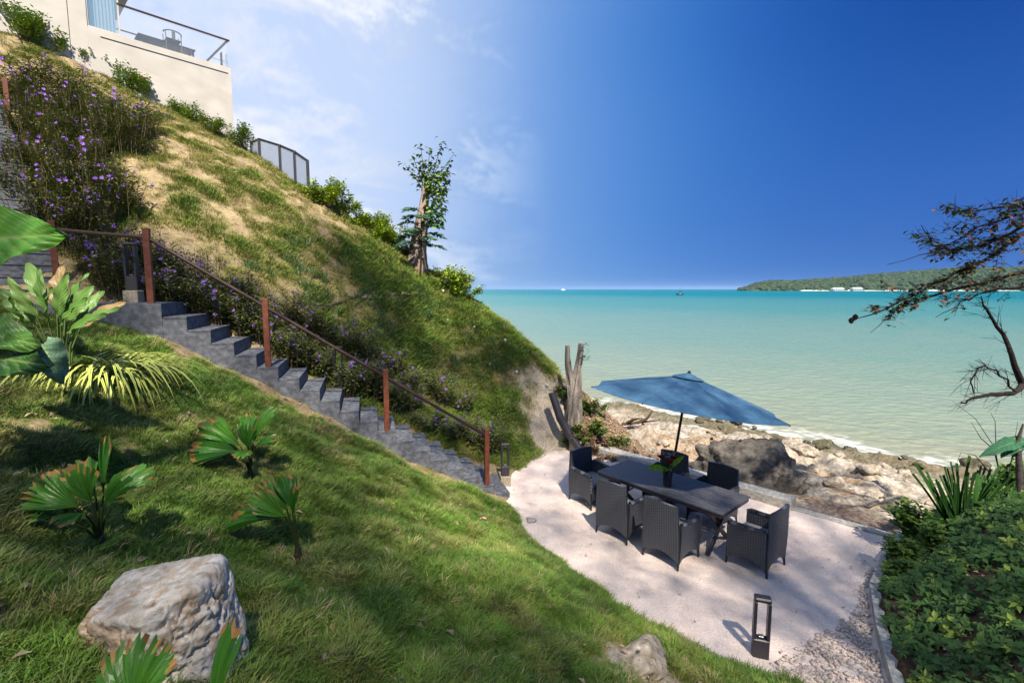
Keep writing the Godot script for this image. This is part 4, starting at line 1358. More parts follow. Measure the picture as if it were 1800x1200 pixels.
func sea_color(d: float, n: float) -> Color:
	# metres offshore: sand stirred up in the shallows, milky green over the flats, clear turquoise in deep water
	var c := Color(0.205, 0.222, 0.160)
	c = c.lerp(Color(0.185, 0.232, 0.170), smoothstep(9.5, 17.0, d + n * 3.0))
	c = c.lerp(Color(0.1325, 0.2169, 0.1656), smoothstep(14.0, 42.0, d + n * 9.0))
	c = c.lerp(Color(0.0621, 0.1921, 0.1590), smoothstep(36.0, 140.0, d + n * 25.0))
	c = c.lerp(Color(0.0033, 0.1449, 0.1474), smoothstep(120.0, 460.0, d))
	return c.lerp(Color(0.0000, 0.1035, 0.1283), smoothstep(1200.0, 5000.0, d))
func build_sea() -> void:
	var f := FastNoiseLite.new(); f.seed = 81; f.frequency = 0.25; f.fractal_octaves = 4
	var g := FastNoiseLite.new(); g.seed = 82; g.frequency = 1.5; g.fractal_octaves = 5
	var ds := PackedFloat64Array(); var d := 7.6; var st := 0.10
	while d < 14000.0:
		ds.append(d); d += st
		if d > 13.0: st *= 1.08
	var xs := PackedFloat64Array()
	for k in 300: xs.append(-8.0 + k * 0.11)
	var s := 0.12; var x := xs[299]
	while x < 14000.0:
		s *= 1.2; x += s; xs.append(x)
	s = 0.12; x = -8.0
	while x > -14000.0:
		s *= 1.25; x -= s; xs.insert(0, x)
	var p := PackedVector3Array(); var c := PackedColorArray(); var uv := PackedVector2Array()
	for j in ds.size():
		for i in xs.size():
			var a := xs[i]
			var q := Vector3(1.45 + 0.703 * a + 0.711 * ds[j], SEA_Y, -12.1 + 0.711 * a - 0.703 * ds[j])
			var n := f.get_noise_2d(q.x * 0.4, q.z * 1.2)
			var near := 1.0 - smoothstep(30.0, 90.0, ds[j])
			# swell running in to the shore
			var ph := ds[j] * 1.1 + 2.2 * f.get_noise_2d(a * 0.25, ds[j] * 0.2)
			q.y += near * (0.028 * sin(ph) + 0.034 * f.get_noise_2d(a * 3.0, ds[j] * 7.0)) * smoothstep(8.0, 11.0, ds[j])
			var col := sea_color(ds[j], n)
			# foam: torn white lines where the swell breaks on the rocks
			var depth := SEA_Y - shore_height(q.x, q.z) if ds[j] < 14.0 and a > -6.0 and a < 15.0 else 1.0
			var lace := g.get_noise_2d(a * 1.1, ds[j] * 1.9)
			var edge := (1.0 - smoothstep(0.02, 0.30, depth)) + 0.75 * exp(-pow((ds[j] - 9.75 - 0.7 * n - 0.5 * f.get_noise_2d(a * 0.5, 3.0)) / 0.3, 2.0))
			col = col.lerp(Color(0.52, 0.52, 0.5), clampf(edge * (0.75 + lace * 1.7) - 0.1, 0.0, 0.95))
			c.append(col)
			p.append(q)
			uv.append(Vector2(q.x / 9.0, q.z / 5.0))
	var m := painted(0.22, 0.22)
	m.normal_enabled = true
	m.normal_texture = noise_normal(83, 0.016, 5, 512, 9.0)
	m.normal_scale = 0.8
	m.uv1_scale = Vector3(1, 1, 1)
	var mb := MB.new()
	mb.grid(p, xs.size(), ds.size(), c, uv)
	struct("sea", mb, m)
	print("sea ", p.size())

func build_headland() -> void:
	# wooded headland across the bay, about 1.6 km away
	var f := FastNoiseLite.new(); f.seed = 91; f.frequency = 0.004; f.fractal_octaves = 4
	var D := 1600.0
	var prof := [[1300.0, 508.0], [1312.0, 503.0], [1330.0, 494.0], [1360.0, 489.0], [1400.0, 488.0], [1440.0, 484.0], [1490.0, 478.0], [1540.0, 474.0], [1600.0, 466.0], [1680.0, 459.0], [1760.0, 456.0], [1840.0, 452.0], [2000.0, 448.0], [2200.0, 455.0], [2500.0, 480.0], [2700.0, 508.0]]
	var crest := func(px: float) -> float:
		for k in prof.size() - 1:
			if px <= prof[k + 1][0]:
				return lerpf(prof[k][1], prof[k + 1][1], clampf((px - prof[k][0]) / (prof[k + 1][0] - prof[k][0]), 0.0, 1.0))
		return 508.0
	var nu := 150; var nv := 26
	var p := PackedVector3Array(); var c := PackedColorArray()
	for j in nv:
		for i in nu:
			var px := 1300.0 + 1400.0 * i / (nu - 1)
			var x := (px - 900.0) / FOCAL * D
			var top := 0.8 * (508.0 - float(crest.call(px))) / FOCAL * D + 2.0
			var v := float(j) / (nv - 1)
			var y := SEA_Y - 2.0 + top * pow(sin(v * PI), 0.55) * (0.92 + 0.15 * f.get_noise_2d(x, v * 400.0))
			var z := -D - v * 420.0 + 40.0 * f.get_noise_2d(x * 2.0, 7.0)
			p.append(Vector3(x * z / -D, (y + 2.0 - SEA_Y) * z / -D - 2.0 + SEA_Y, z))
			c.append(Color(0.045, 0.075, 0.03))
	var mb := MB.new()
	mb.grid(p, nu, nv, c, PackedVector2Array())
	struct("headland", mb, painted(0.95, 0.1))
	# beach strip at its foot
	mb = MB.new()
	for k in 70:
		var x0 := (1395.0 - 900.0) / FOCAL * D + k * 22.0
		var z0 := -D + 12.0 + 40.0 * f.get_noise_2d(x0 * 2.0, 7.0); var z1 := -D + 12.0 + 40.0 * f.get_noise_2d((x0 + 22.0) * 2.0, 7.0)
		mb.quad(Vector3(x0, SEA_Y - 0.4, z0), Vector3(x0 + 22.0, SEA_Y - 0.4, z1), Vector3(x0 + 22.0, SEA_Y + 3.2, z1 - 22.0), Vector3(x0, SEA_Y + 3.2, z0 - 22.0))
	struct("far_beach", mb, flat(Color(0.72, 0.68, 0.6), 0.9))
	# the wood on it
	var crowns := []
	for k in 3:
		var g := FastNoiseLite.new(); g.seed = 95 + k; g.frequency = 1.6; g.fractal_octaves = 3
		crowns.append(lump(7, func(d: Vector3) -> Array: return [d * (1.0 + 0.5 * g.get_noise_3dv(d * 1.6)) * Vector3(1, 0.85, 1), Color.WHITE], painted(0.95, 0.1)))
	rng.seed = 92
	var xf := [[], [], []]; var cs := [[], [], []]
	for k in 7500:
		var px := 1302.0 + 760.0 * pow(rng.randf(), 0.85)
		var i := (px - 1300.0) / 1400.0 * (nu - 1)
		var v := rng.randf_range(0.0, 0.55)
		var j := clampi(int(v * (nv - 1)), 0, nv - 2)
		var ii := clampi(int(i), 0, nu - 2)
		var q := p[j * nu + ii].lerp(p[j * nu + ii + 1], i - ii).lerp(p[(j + 1) * nu + ii], v * (nv - 1) - j)
		q += Vector3(rng.randf_range(-6, 6), 0, rng.randf_range(-6, 6))
		var s := rng.randf_range(3.5, 8.0)
		var y := rng.randi() % 3
		xf[y].append(Transform3D(Basis(Vector3.UP, rng.randf() * TAU).scaled(Vector3(s, s * rng.randf_range(0.8, 1.3), s)), q + Vector3(0, s * 0.35, 0)))
		cs[y].append(Color(0.022, 0.048, 0.024).lerp(Color(0.055, 0.072, 0.035), rng.randf()) * rng.randf_range(0.7, 1.3))
	var w := ["dark green far-off woodland covering the headland", "mid green far-off woodland covering the headland", "pale green far-off woodland covering the headland"]
	for k in 3:
		var o := stuff("far_woodland", crowns[k], xf[k], cs[k], w[k], "woodland")
	# two white resort buildings on the far beach
	for q in [[1470.0, 34.0, 6.0, "low white resort building on the far beach near the headland tip"], [1503.0, 30.0, 7.0, "larger white resort building on the far beach behind the branches"]]:
		var x: float = (float(q[0]) - 900.0) / FOCAL * (D - 14.0)
		var t := thing("resort_building", q[3], "building", Vector3(x, SEA_Y, -D + 14.0), 0.0, "white buildings on the far beach")
		mb = MB.new(); mb.box(Vector3(0, float(q[2]) * 0.5 - 0.5, 0), Vector3(q[1], float(q[2]) + 1.0, 14.0)); part("wall", mb, flat(Color(0.5, 0.5, 0.49)), t)
		mb = MB.new()
		var hw: float = float(q[1]) * 0.54; var hh: float = q[2]
		for s: float in [-1.0, 1.0]:
			mb._edge(Vector3(-hw, hh, s * 8.0), Vector3(hw, hh, s * 8.0), Vector3(hw * 0.8, hh + 4.0, 0), Vector3(-hw * 0.8, hh + 4.0, 0), Vector3(0, hh, 0))
			mb._otri(Vector3(s * hw, hh, -8), Vector3(s * hw, hh, 8), Vector3(s * hw * 0.8, hh + 4.0, 0), Vector3(0, hh, 0))
		part("roof", mb, flat(Color(0.5, 0.5, 0.5)), t)
		for k in 6:
			mb = MB.new(); mb.box(Vector3(float(q[1]) * (-0.42 + 0.168 * k), hh * 0.45, 7.1), Vector3(3.4, hh * 0.5, 0.3)); part("window", mb, flat(Color(0.1, 0.12, 0.14), 0.3), t)
func build_boats() -> void:
	var dist := 5.15 / ((518.0 - 508.3) / FOCAL)
	var at := on_y(1195, 518.5, SEA_Y)
	var k := Vector2(at.x, at.z).length() / FOCAL           # metres per pixel out there
	var t := thing("fishing_boat", "dark blue fishing boat with tall wheelhouse out on the bay", "boat", at)
	var u := 12.5 * k                                   # overall length, about twelve pixels
	var mb := MB.new()
	mb.shell(func(a: float, b: float) -> Vector3:
		var s := a * 2.0 - 1.0
		return Vector3(s * u * 0.5 * (0.86 + 0.14 * b), -0.05 * u + b * u * (0.2 + 0.12 * s * s), sin(a * PI) * 0.14 * u * (0.5 + 0.5 * b)), 12, 4, u * 0.02, 1, 1)
	mb.shell(func(a: float, b: float) -> Vector3:
		var s := a * 2.0 - 1.0
		return Vector3(s * u * 0.5 * (0.86 + 0.14 * b), -0.05 * u + b * u * (0.2 + 0.12 * s * s), -sin(a * PI) * 0.14 * u * (0.5 + 0.5 * b)), 12, 4, u * 0.02, 1, 1)
	mb.box(Vector3(0, u * 0.1, 0), Vector3(u * 0.8, u * 0.04, u * 0.2))
	part("hull", mb, flat(Color(0.012, 0.04, 0.075), 0.5), t)
	mb = MB.new(); mb.box(Vector3(u * 0.08, u * 0.24, 0), Vector3(u * 0.34, u * 0.26, u * 0.16), Basis(), u * 0.01); part("wheelhouse", mb, flat(Color(0.02, 0.06, 0.13), 0.5), t)
	mb = MB.new(); mb.box(Vector3(u * 0.08, u * 0.385, 0), Vector3(u * 0.42, u * 0.03, u * 0.2)); part("cabin_roof", mb, flat(Color(0.02, 0.05, 0.1), 0.5), t)
	mb = MB.new(); mb.box(Vector3(u * 0.05, u * 0.2, u * 0.15), Vector3(u * 0.3, u * 0.06, u * 0.02)); part("stripe", mb, flat(Color(0.35, 0.45, 0.55), 0.5), t, "pale blue stripe")
	for q in [[0.02, 0.85, 0.03], [0.26, 0.66, 0.025]]:
		mb = MB.new(); mb.tube([Vector3(u * q[0], u * 0.2, 0), Vector3(u * q[0], u * q[1], 0)], [u * q[2], u * q[2] * 0.5], 6); part("mast", mb, flat(Color(0.02, 0.05, 0.1), 0.5), t)
	mb = MB.new(); mb.tube([Vector3(u * 0.02, u * 0.8, 0), Vector3(-u * 0.42, u * 0.3, 0)], [u * 0.008, u * 0.008], 4); part("stay", mb, flat(Color(0.02, 0.05, 0.1), 0.5), t)
	at = on_y(990, 510.2, SEA_Y)
	u = Vector2(at.x, at.z).length() / FOCAL * 7.0
	t = thing("sailing_boat", "tiny white sailing boat on the horizon", "boat", at)
	mb = MB.new(); mb.box(Vector3(0, u * 0.08, 0), Vector3(u, u * 0.18, u * 0.25), Basis(), u * 0.04); part("hull", mb, flat(Color(0.8, 0.8, 0.8), 0.5), t)
	mb = MB.new(); mb.tube([Vector3(0, 0.1 * u, 0), Vector3(0, u * 0.95, 0)], [u * 0.03, u * 0.02], 6); part("mast", mb, flat(Color(0.7, 0.7, 0.7), 0.5), t)
	mb = MB.new(); mb.box(Vector3(0, u * 0.24, 0), Vector3(u * 0.5, u * 0.14, u * 0.2), Basis(), u * 0.03); part("cabin", mb, flat(Color(0.8, 0.8, 0.8), 0.5), t)

# ------------------------------------------------------------------ planted bank at the right
var bank_edge := [Vector2(3.5, -3.6), Vector2(3.72, -4.4), Vector2(4.15, -5.2), Vector2(4.68, -6.05), Vector2(5.45, -6.85), Vector2(6.2, -7.5), Vector2(7.4, -8.3), Vector2(9.0, -9.3), Vector2(12.0, -10.5)]
var bank_noise := FastNoiseLite.new()
func bank_dist(x: float, z: float) -> float:
	var best := 99.0
	for k in bank_edge.size() - 1:
		var a: Vector2 = bank_edge[k]; var b: Vector2 = bank_edge[k + 1]
		var p := Vector2(x, z)
		var t := clampf((p - a).dot(b - a) / (b - a).length_squared(), 0.0, 1.0)
		var q := a + (b - a) * t
		var s := (b - a).cross(p - a)
		var d := p.distance_to(q) * (1.0 if s > 0.0 else -1.0)
		if absf(d) < absf(best): best = d
	return best
func bank_height(x: float, z: float) -> float:
	var d := bank_dist(x, z)
	if d < 0.0: return -0.3 + d * 0.6
	var h := 0.12 + 0.75 * smoothstep(0.0, 1.3, d) + 0.18 * maxf(d - 0.6, 0.0)
	return minf(h, 1.75) + 0.13 * bank_noise.get_noise_2d(x, z)
func build_bank() -> void:
	bank_noise.seed = 44; bank_noise.frequency = 0.9; bank_noise.fractal_octaves = 3
	var p := PackedVector3Array(); var c := PackedColorArray()
	var nu := 90; var nv := 120
	for j in nv:
		for i in nu:
			var x := 3.3 + i * 0.11; var z := 2.0 - j * 0.11
			p.append(Vector3(x, bank_height(x, z), z))
			var n := bank_noise.get_noise_2d(x * 4.0, z * 4.0)
			c.append(Color(0.10, 0.075, 0.05).lerp(Color(0.17, 0.12, 0.08), clampf(0.5 + n, 0, 1)))
	var mb := MB.new()
	mb.grid(p, nu, nv, c, PackedVector2Array())
	struct("planted_bank", mb, M.soil)
	# kerb between the gravel and the bank
	var pts := []
	var rnd := []
	mb = MB.new()
	for k in 5:
		var a: Vector2 = bank_edge[k]; var b: Vector2 = bank_edge[k + 1]
		var n := Vector2((b - a).y, -(b - a).x).normalized() * 0.05
		var e := (b - a).normalized() * 0.003
		var kb := MB.new()
		kb.prism([a - n + e, b - n - e, b + n - e, a + n + e], -0.2, 0.12 + 0.012 * (k % 2))
		for q in kb.v.size(): kb.v[q] -= v3(bank_edge[0], 0)
		if k == 0:
			var t := thing("bank_kerb", "rough pale cement kerb between the gravel and the leafy bank", "kerb", v3(bank_edge[0], 0))
			pts.append(t)
		part("kerb_length", kb, M.pale_concrete, pts[0])
	# sprigs of ground cover
	var sprigs := []
	for k in 3:
		var r := RandomNumberGenerator.new(); r.seed = 400 + k
		var s := MB.new()
		for q in [9, 6, 16][k]:
			var a := r.randf() * TAU
			var d := Vector3(cos(a), r.randf_range(0.0, 0.9), sin(a)).normalized()
			var b := r.randf_range(0.7, 1.3)
			s.col = Color(b, b, b)
			s.leaf(Vector3(0, r.randf_range(0.02, 0.09), 0), d, Vector3.UP, r.randf_range(0.055, 0.09) * [1.0, 1.35, 0.9][k], r.randf_range(0.018, 0.028) * [0.9, 1.25, 0.4][k], 0.3, 0.25)
		s.col = Color(0.9, 0.7, 0.5)
		s.tube([Vector3(0, -0.04, 0), Vector3(0.01, 0.08, 0)], [0.004, 0.003], 4, false)
		sprigs.append(s.mesh(M.leaf))
	var xf := [[], [], []]; var cs := [[], [], []]
	rng.seed = 45
	for k in 15000:
		var x := rng.randf_range(3.8, 10.5); var z := rng.randf_range(-9.6, -2.6)
		var d := bank_dist(x, z)
		if d < 0.08 or x > 1.12 * -z + 0.3: continue
		var n := bank_noise.get_noise_2d(x * 2.0 + 30.0, z * 2.0)
		if rng.randf() > 0.72 + n * 1.1: continue
		var q := rng.randi() % 3
		var up := Vector3(-0.5, 1.0, 0.3).normalized()
		var s := rng.randf_range(0.5, 1.25)
		xf[q].append(Transform3D((Basis(Quaternion(Vector3.UP, up)) * Basis(Vector3.UP, rng.randf() * TAU)).scaled_local(Vector3(s, s, s)), Vector3(x, bank_height(x, z) + rng.randf_range(0.0, 0.06), z)))
		var col := Color(0.035, 0.085, 0.018).lerp(Color(0.07, 0.15, 0.03), rng.randf())
		if rng.randf() < 0.10: col = Color(0.20, 0.28, 0.04)
		cs[q].append(col)
	var w := ["dark green ground cover leaves on the shaded bank", "glossy green creeping leaves on the shaded bank", "small rounded creeping leaves on the shaded bank"]
	for q in 3: stuff("ground_cover", sprigs[q], xf[q], cs[q], w[q], "ground cover")
	# gravel bed beside the kerb
	var stones := []
	for k in 3:
		stones.append(rock_mesh(500 + k, Vector3(1, 0.7, 0.85), 0.2, Color(0.8, 0.75, 0.7), Color(1, 0.97, 0.95), M.sand, 6, 6))
	xf = [[], [], []]; cs = [[], [], []]
	for k in 7000:
		var x := rng.randf_range(2.4, 5.2); var z := rng.randf_range(-6.6, -3.9)
		var d := -bank_dist(x, z)
		if d < 0.08 or ground(x, z) > 0.03: continue
		var lim := 0.12 + 0.75 * smoothstep(-5.9, -4.5, z)
		if d > lim + rng.randf() * 0.5 * lim: continue
		var q := rng.randi() % 3
		var s := rng.randf_range(0.008, 0.030)
		xf[q].append(Transform3D(Basis(Vector3.UP, rng.randf() * TAU).scaled(Vector3.ONE * s), Vector3(x, s * 0.3 + rng.randf_range(0.0, 0.018), z)))
		cs[q].append(Color(0.74, 0.66, 0.62) * rng.randf_range(0.75, 1.1))
	for q in 3: stuff("gravel", stones[q], xf[q], cs[q], ["pale angular gravel beside the cement kerb", "small grey gravel beside the cement kerb", "broken coral gravel beside the cement kerb"][q], "gravel")

func build_litter() -> void:
	var kinds := []
	for k in 2:
		var mb := MB.new()
		mb.leaf(Vector3(-0.5, 0.12, 0), Vector3(1, 0.1, 0).normalized(), Vector3.UP, 1.0, 0.24, 0.5, 0.3 if k == 0 else -0.2)
		kinds.append(mb.mesh(M.leaf))
	rng.seed = 640
	var sets := [["dry brown leaf litter under the plants of the shaded bank", 900], ["pinkish brown leaf litter on the eroded bank and behind the terrace wall", 2600], ["scattered dead leaves and clippings on the lawn", 700], ["small dark leaf scraps scattered on the sand terrace", 170]]
	for w in 4:
		var xf := []; var cs := []
		while xf.size() < int(sets[w][1]):
			var x := 0.0; var z := 0.0; var y := 0.0
			if w == 0:
				x = rng.randf_range(3.9, 9.0); z = rng.randf_range(-9.0, -3.0)
				if bank_dist(x, z) < 0.1: continue
				y = bank_height(x, z)
			elif w == 1:
				var a := rng.randf_range(-0.3, 3.8); var d := absf(rng.randfn(0.0, 0.7)) + 0.15
				x = 1.45 + 0.703 * a + 0.711 * d; z = -12.1 + 0.711 * a - 0.703 * d
				y = maxf(shore_height(x, z), ground(x, z) if x < 3.4 else -9.0)
			elif w == 3:
				x = rng.randf_range(0.0, 5.4); z = rng.randf_range(-11.0, -4.6)
				if ground(x, z) > -0.02 or bank_dist(x, z) > -0.1 or shore_dist(x, z) > -0.3: continue
				y = 0.0
			else:
				x = rng.randf_range(-6.0, 2.5); z = rng.randf_range(-8.0, -1.5)
				if not is_lawn(x, z) or ground(x, z) < 0.05: continue
				y = ground(x, z) + 0.02
			var s := rng.randf_range(0.035, 0.10) * (0.55 if w == 3 else 1.0)
			xf.append(Transform3D(Basis(Vector3(rng.randf_range(-1, 1), rng.randf_range(-1, 1), rng.randf_range(-1, 1)).normalized(), rng.randf_range(0.0, 0.6)) * Basis(Vector3.UP, rng.randf() * TAU).scaled(Vector3.ONE * s), Vector3(x, y + 0.012, z)))
			cs.append(Color(0.30, 0.20, 0.14).lerp(Color(0.46, 0.34, 0.27), rng.randf()) * rng.randf_range(0.5, 1.1))
		stuff("leaf_litter", kinds[w % 2], xf, cs, sets[w][0], "leaf litter")

# ------------------------------------------------------------------ plants
func ruellia(seed_: int, tall: float, spread: float, stems: int) -> Array:      # [stems, leaves, flowers]
	var r := RandomNumberGenerator.new(); r.seed = seed_
	var sm := MB.new(); var lv := MB.new(); var fl := MB.new()
	for k in stems:
		var a := r.randf() * TAU
		var o := Vector3(cos(a), 0, sin(a))
		var b := o * spread * 0.45 * sqrt(r.randf())
		var h := tall * r.randf_range(0.6, 1.1)
		var tip := b + o * spread * 0.4 * r.randf() + Vector3(0, h, 0)
		var mid := b.lerp(tip, 0.5) + Vector3(0, 0.04, 0)
		sm.col = Color(0.13, 0.12, 0.05).lerp(Color(0.14, 0.09, 0.07), r.randf())
		sm.tube([b - Vector3(0, 0.1, 0), mid, tip], [0.005, 0.004, 0.0025], 3, false)
		var nl := 22
		for q in nl:
			var t := lerpf(0.22, 1.0, float(q) / nl)
			var p := b.lerp(mid, t * 2.0) if t < 0.5 else mid.lerp(tip, t * 2.0 - 1.0)
			var c := q * 2.4 + r.randf_range(-0.6, 0.6)
			var d := Vector3(cos(c), r.randf_range(0.05, 0.75), sin(c)).normalized()
			lv.col = Color(0.065, 0.115, 0.035).lerp(Color(0.21, 0.22, 0.06), r.randf())
			if r.randf() < 0.08: lv.col = Color(0.15, 0.10, 0.08)
			lv.leaf(p, d, Vector3.UP, r.randf_range(0.09, 0.16), r.randf_range(0.010, 0.017), 0.3, 0.25)
		if r.randf() < 0.33:
			for q in 1 + r.randi() % 2:
				var p := tip + Vector3(r.randf_range(-0.05, 0.05), r.randf_range(-0.16, 0.02), r.randf_range(-0.05, 0.05))
				var dir := (o + Vector3(r.randf_range(-0.6, 0.6), 0.7, r.randf_range(-0.6, 0.6))).normalized()
				var s := dir.cross(Vector3(0.2, 0.3, 0.9)).normalized(); var u := s.cross(dir)
				fl.col = Color(0.16, 0.06, 0.40).lerp(Color(0.27, 0.15, 0.50), r.randf())
				for e in 5:
					var c := TAU * e / 5.0
					var w := s * cos(c) + u * sin(c)
					var w1 := s * cos(c + 0.55) + u * sin(c + 0.55); var w2 := s * cos(c - 0.55) + u * sin(c - 0.55)
					fl.tri(p, p + dir * 0.016 + w2 * 0.022, p + dir * 0.014 + w * 0.032)
					fl.tri(p, p + dir * 0.014 + w * 0.032, p + dir * 0.016 + w1 * 0.022)
	return [sm, lv, fl]
func build_flowers() -> void:
	var protos := []
	var kinds := [ruellia(71, 0.62, 0.5, 20), ruellia(72, 0.75, 0.6, 24), ruellia(73, 0.5, 0.45, 18), ruellia(74, 0.85, 0.7, 30)]
	rng.seed = 70
	# pixels of plant feet: the big clump by the upper flight, then the strip behind the lower flight
	var feet := []
	for q in [[60, 190], [95, 205], [130, 215], [165, 225], [200, 232], [235, 240], [40, 235], [75, 250], [110, 262], [145, 268], [180, 262], [215, 255], [30, 290], [62, 305], [95, 318], [128, 312], [160, 300], [48, 350], [85, 362], [118, 372], [150, 355], [185, 335], [70, 400], [105, 420], [140, 425], [175, 402], [200, 375], [60, 165], [100, 175], [140, 190], [250, 225], [25, 180]]:
		feet.append([q[0], q[1] + 14, 3 if rng.randf() < 0.5 else 1, "tall purple flowering ruellia in the clump beside the upper flight"])
	for k in 30:
		var t := k / 29.0
		feet.append([lerpf(150, 850, t) + rng.randf_range(-12, 12), lerpf(490, 800, t) + rng.randf_range(-22, 8), rng.randi() % 3, "leggy purple flowering ruellia in the strip behind the lower flight"])
	for k in 22:
		var t := k / 21.0
		feet.append([lerpf(215, 800, t) + rng.randf_range(-12, 12), lerpf(455, 715, t) + rng.randf_range(-14, 14), rng.randi() % 3, "leggy purple flowering ruellia in the strip behind the lower flight"])
	var made := {}
	for q in feet:
		var g := on_ground(q[0], q[1], 5.0)
		var k: int = q[2]
		var upper: bool = String(q[3]).begins_with("tall")
		if not upper and stair_gap(g.x, g.z) < 0.72:
			var away := Vector2(-0.28, -0.96) * (0.78 - stair_gap(g.x, g.z))
			g = Vector3(g.x + away.x, 0, g.z + away.y); g.y = ground(g.x, g.z)
		var s := rng.randf_range(0.85, 1.15) * (1.0 if not upper else 1.25)
		if made.has(k):
			var o := copy(made[k], g, rng.randf() * TAU, q[3], s)
			o.set_meta("group", "flowering clump by the upper flight" if upper else "flowering strip behind the lower flight")
		else:
			var t := thing("ruellia_plant", q[3], "flowering plant", g, rng.randf() * TAU, "flowering clump by the upper flight" if upper else "flowering strip behind the lower flight")
			part("stems", kinds[k][0], M.paint, t); part("leaves", kinds[k][1], M.leaf, t); part("flowers", kinds[k][2], M.petal, t, "small purple flowers").set_meta("kind", "stuff")
			made[k] = t
func shrub(seed_: int, size: Vector3, n: int, leaf: float, c0: Color, c1: Color, tips := Color(0, 0, 0, 0)) -> Array:   # [stems, leaves]
	var r := RandomNumberGenerator.new(); r.seed = seed_
	var sm := MB.new(); var lv := MB.new()
	sm.col = Color(0.12, 0.09, 0.06)
	var nb := maxi(7, n / 90)
	for k in nb:
		var a := r.randf() * TAU
		var d := sqrt(r.randf())
		var tip := Vector3(cos(a) * d * size.x, size.y * r.randf_range(0.45, 1.0) * (1.0 - 0.35 * d * d), sin(a) * d * size.z)
		sm.tube([Vector3(cos(a) * 0.04, -0.1, sin(a) * 0.04), Vector3(tip.x * 0.45, tip.y * 0.55, tip.z * 0.45), tip], [0.012, 0.008, 0.003], 4, false)
		for q in int(n * 1.5) / nb:
			var t := pow(r.randf(), 0.6)
			var p := Vector3(tip.x * (0.35 + 0.65 * t), tip.y * lerpf(0.15, 1.03, t), tip.z * (0.35 + 0.65 * t))
			p += Vector3(r.randf_range(-1, 1), r.randf_range(-1, 1), r.randf_range(-1, 1)) * 0.16 * size.y
			var c := r.randf() * TAU
			var dir := Vector3(cos(c), r.randf_range(-0.1, 1.1), sin(c)).normalized()
			lv.col = c0.lerp(c1, r.randf())
			if tips.a > 0.0 and p.y > size.y * 0.62 and r.randf() < 0.4: lv.col = tips
			lv.leaf(p, dir, Vector3.UP, leaf * r.randf_range(0.9, 1.6), leaf * r.randf_range(0.28, 0.42), 0.25, 0.2)
	return [sm, lv]
func put_shrub(kind: Array, called: String, at: Vector3, label: String, group: String, size := 1.0, turn := 0.0) -> Node3D:
	var t := thing(called, label, "shrub", at, turn, group)
	part("stems", kind[0], M.paint, t); part("foliage", kind[1], M.leaf, t)
	t.scale = Vector3.ONE * size
	return t
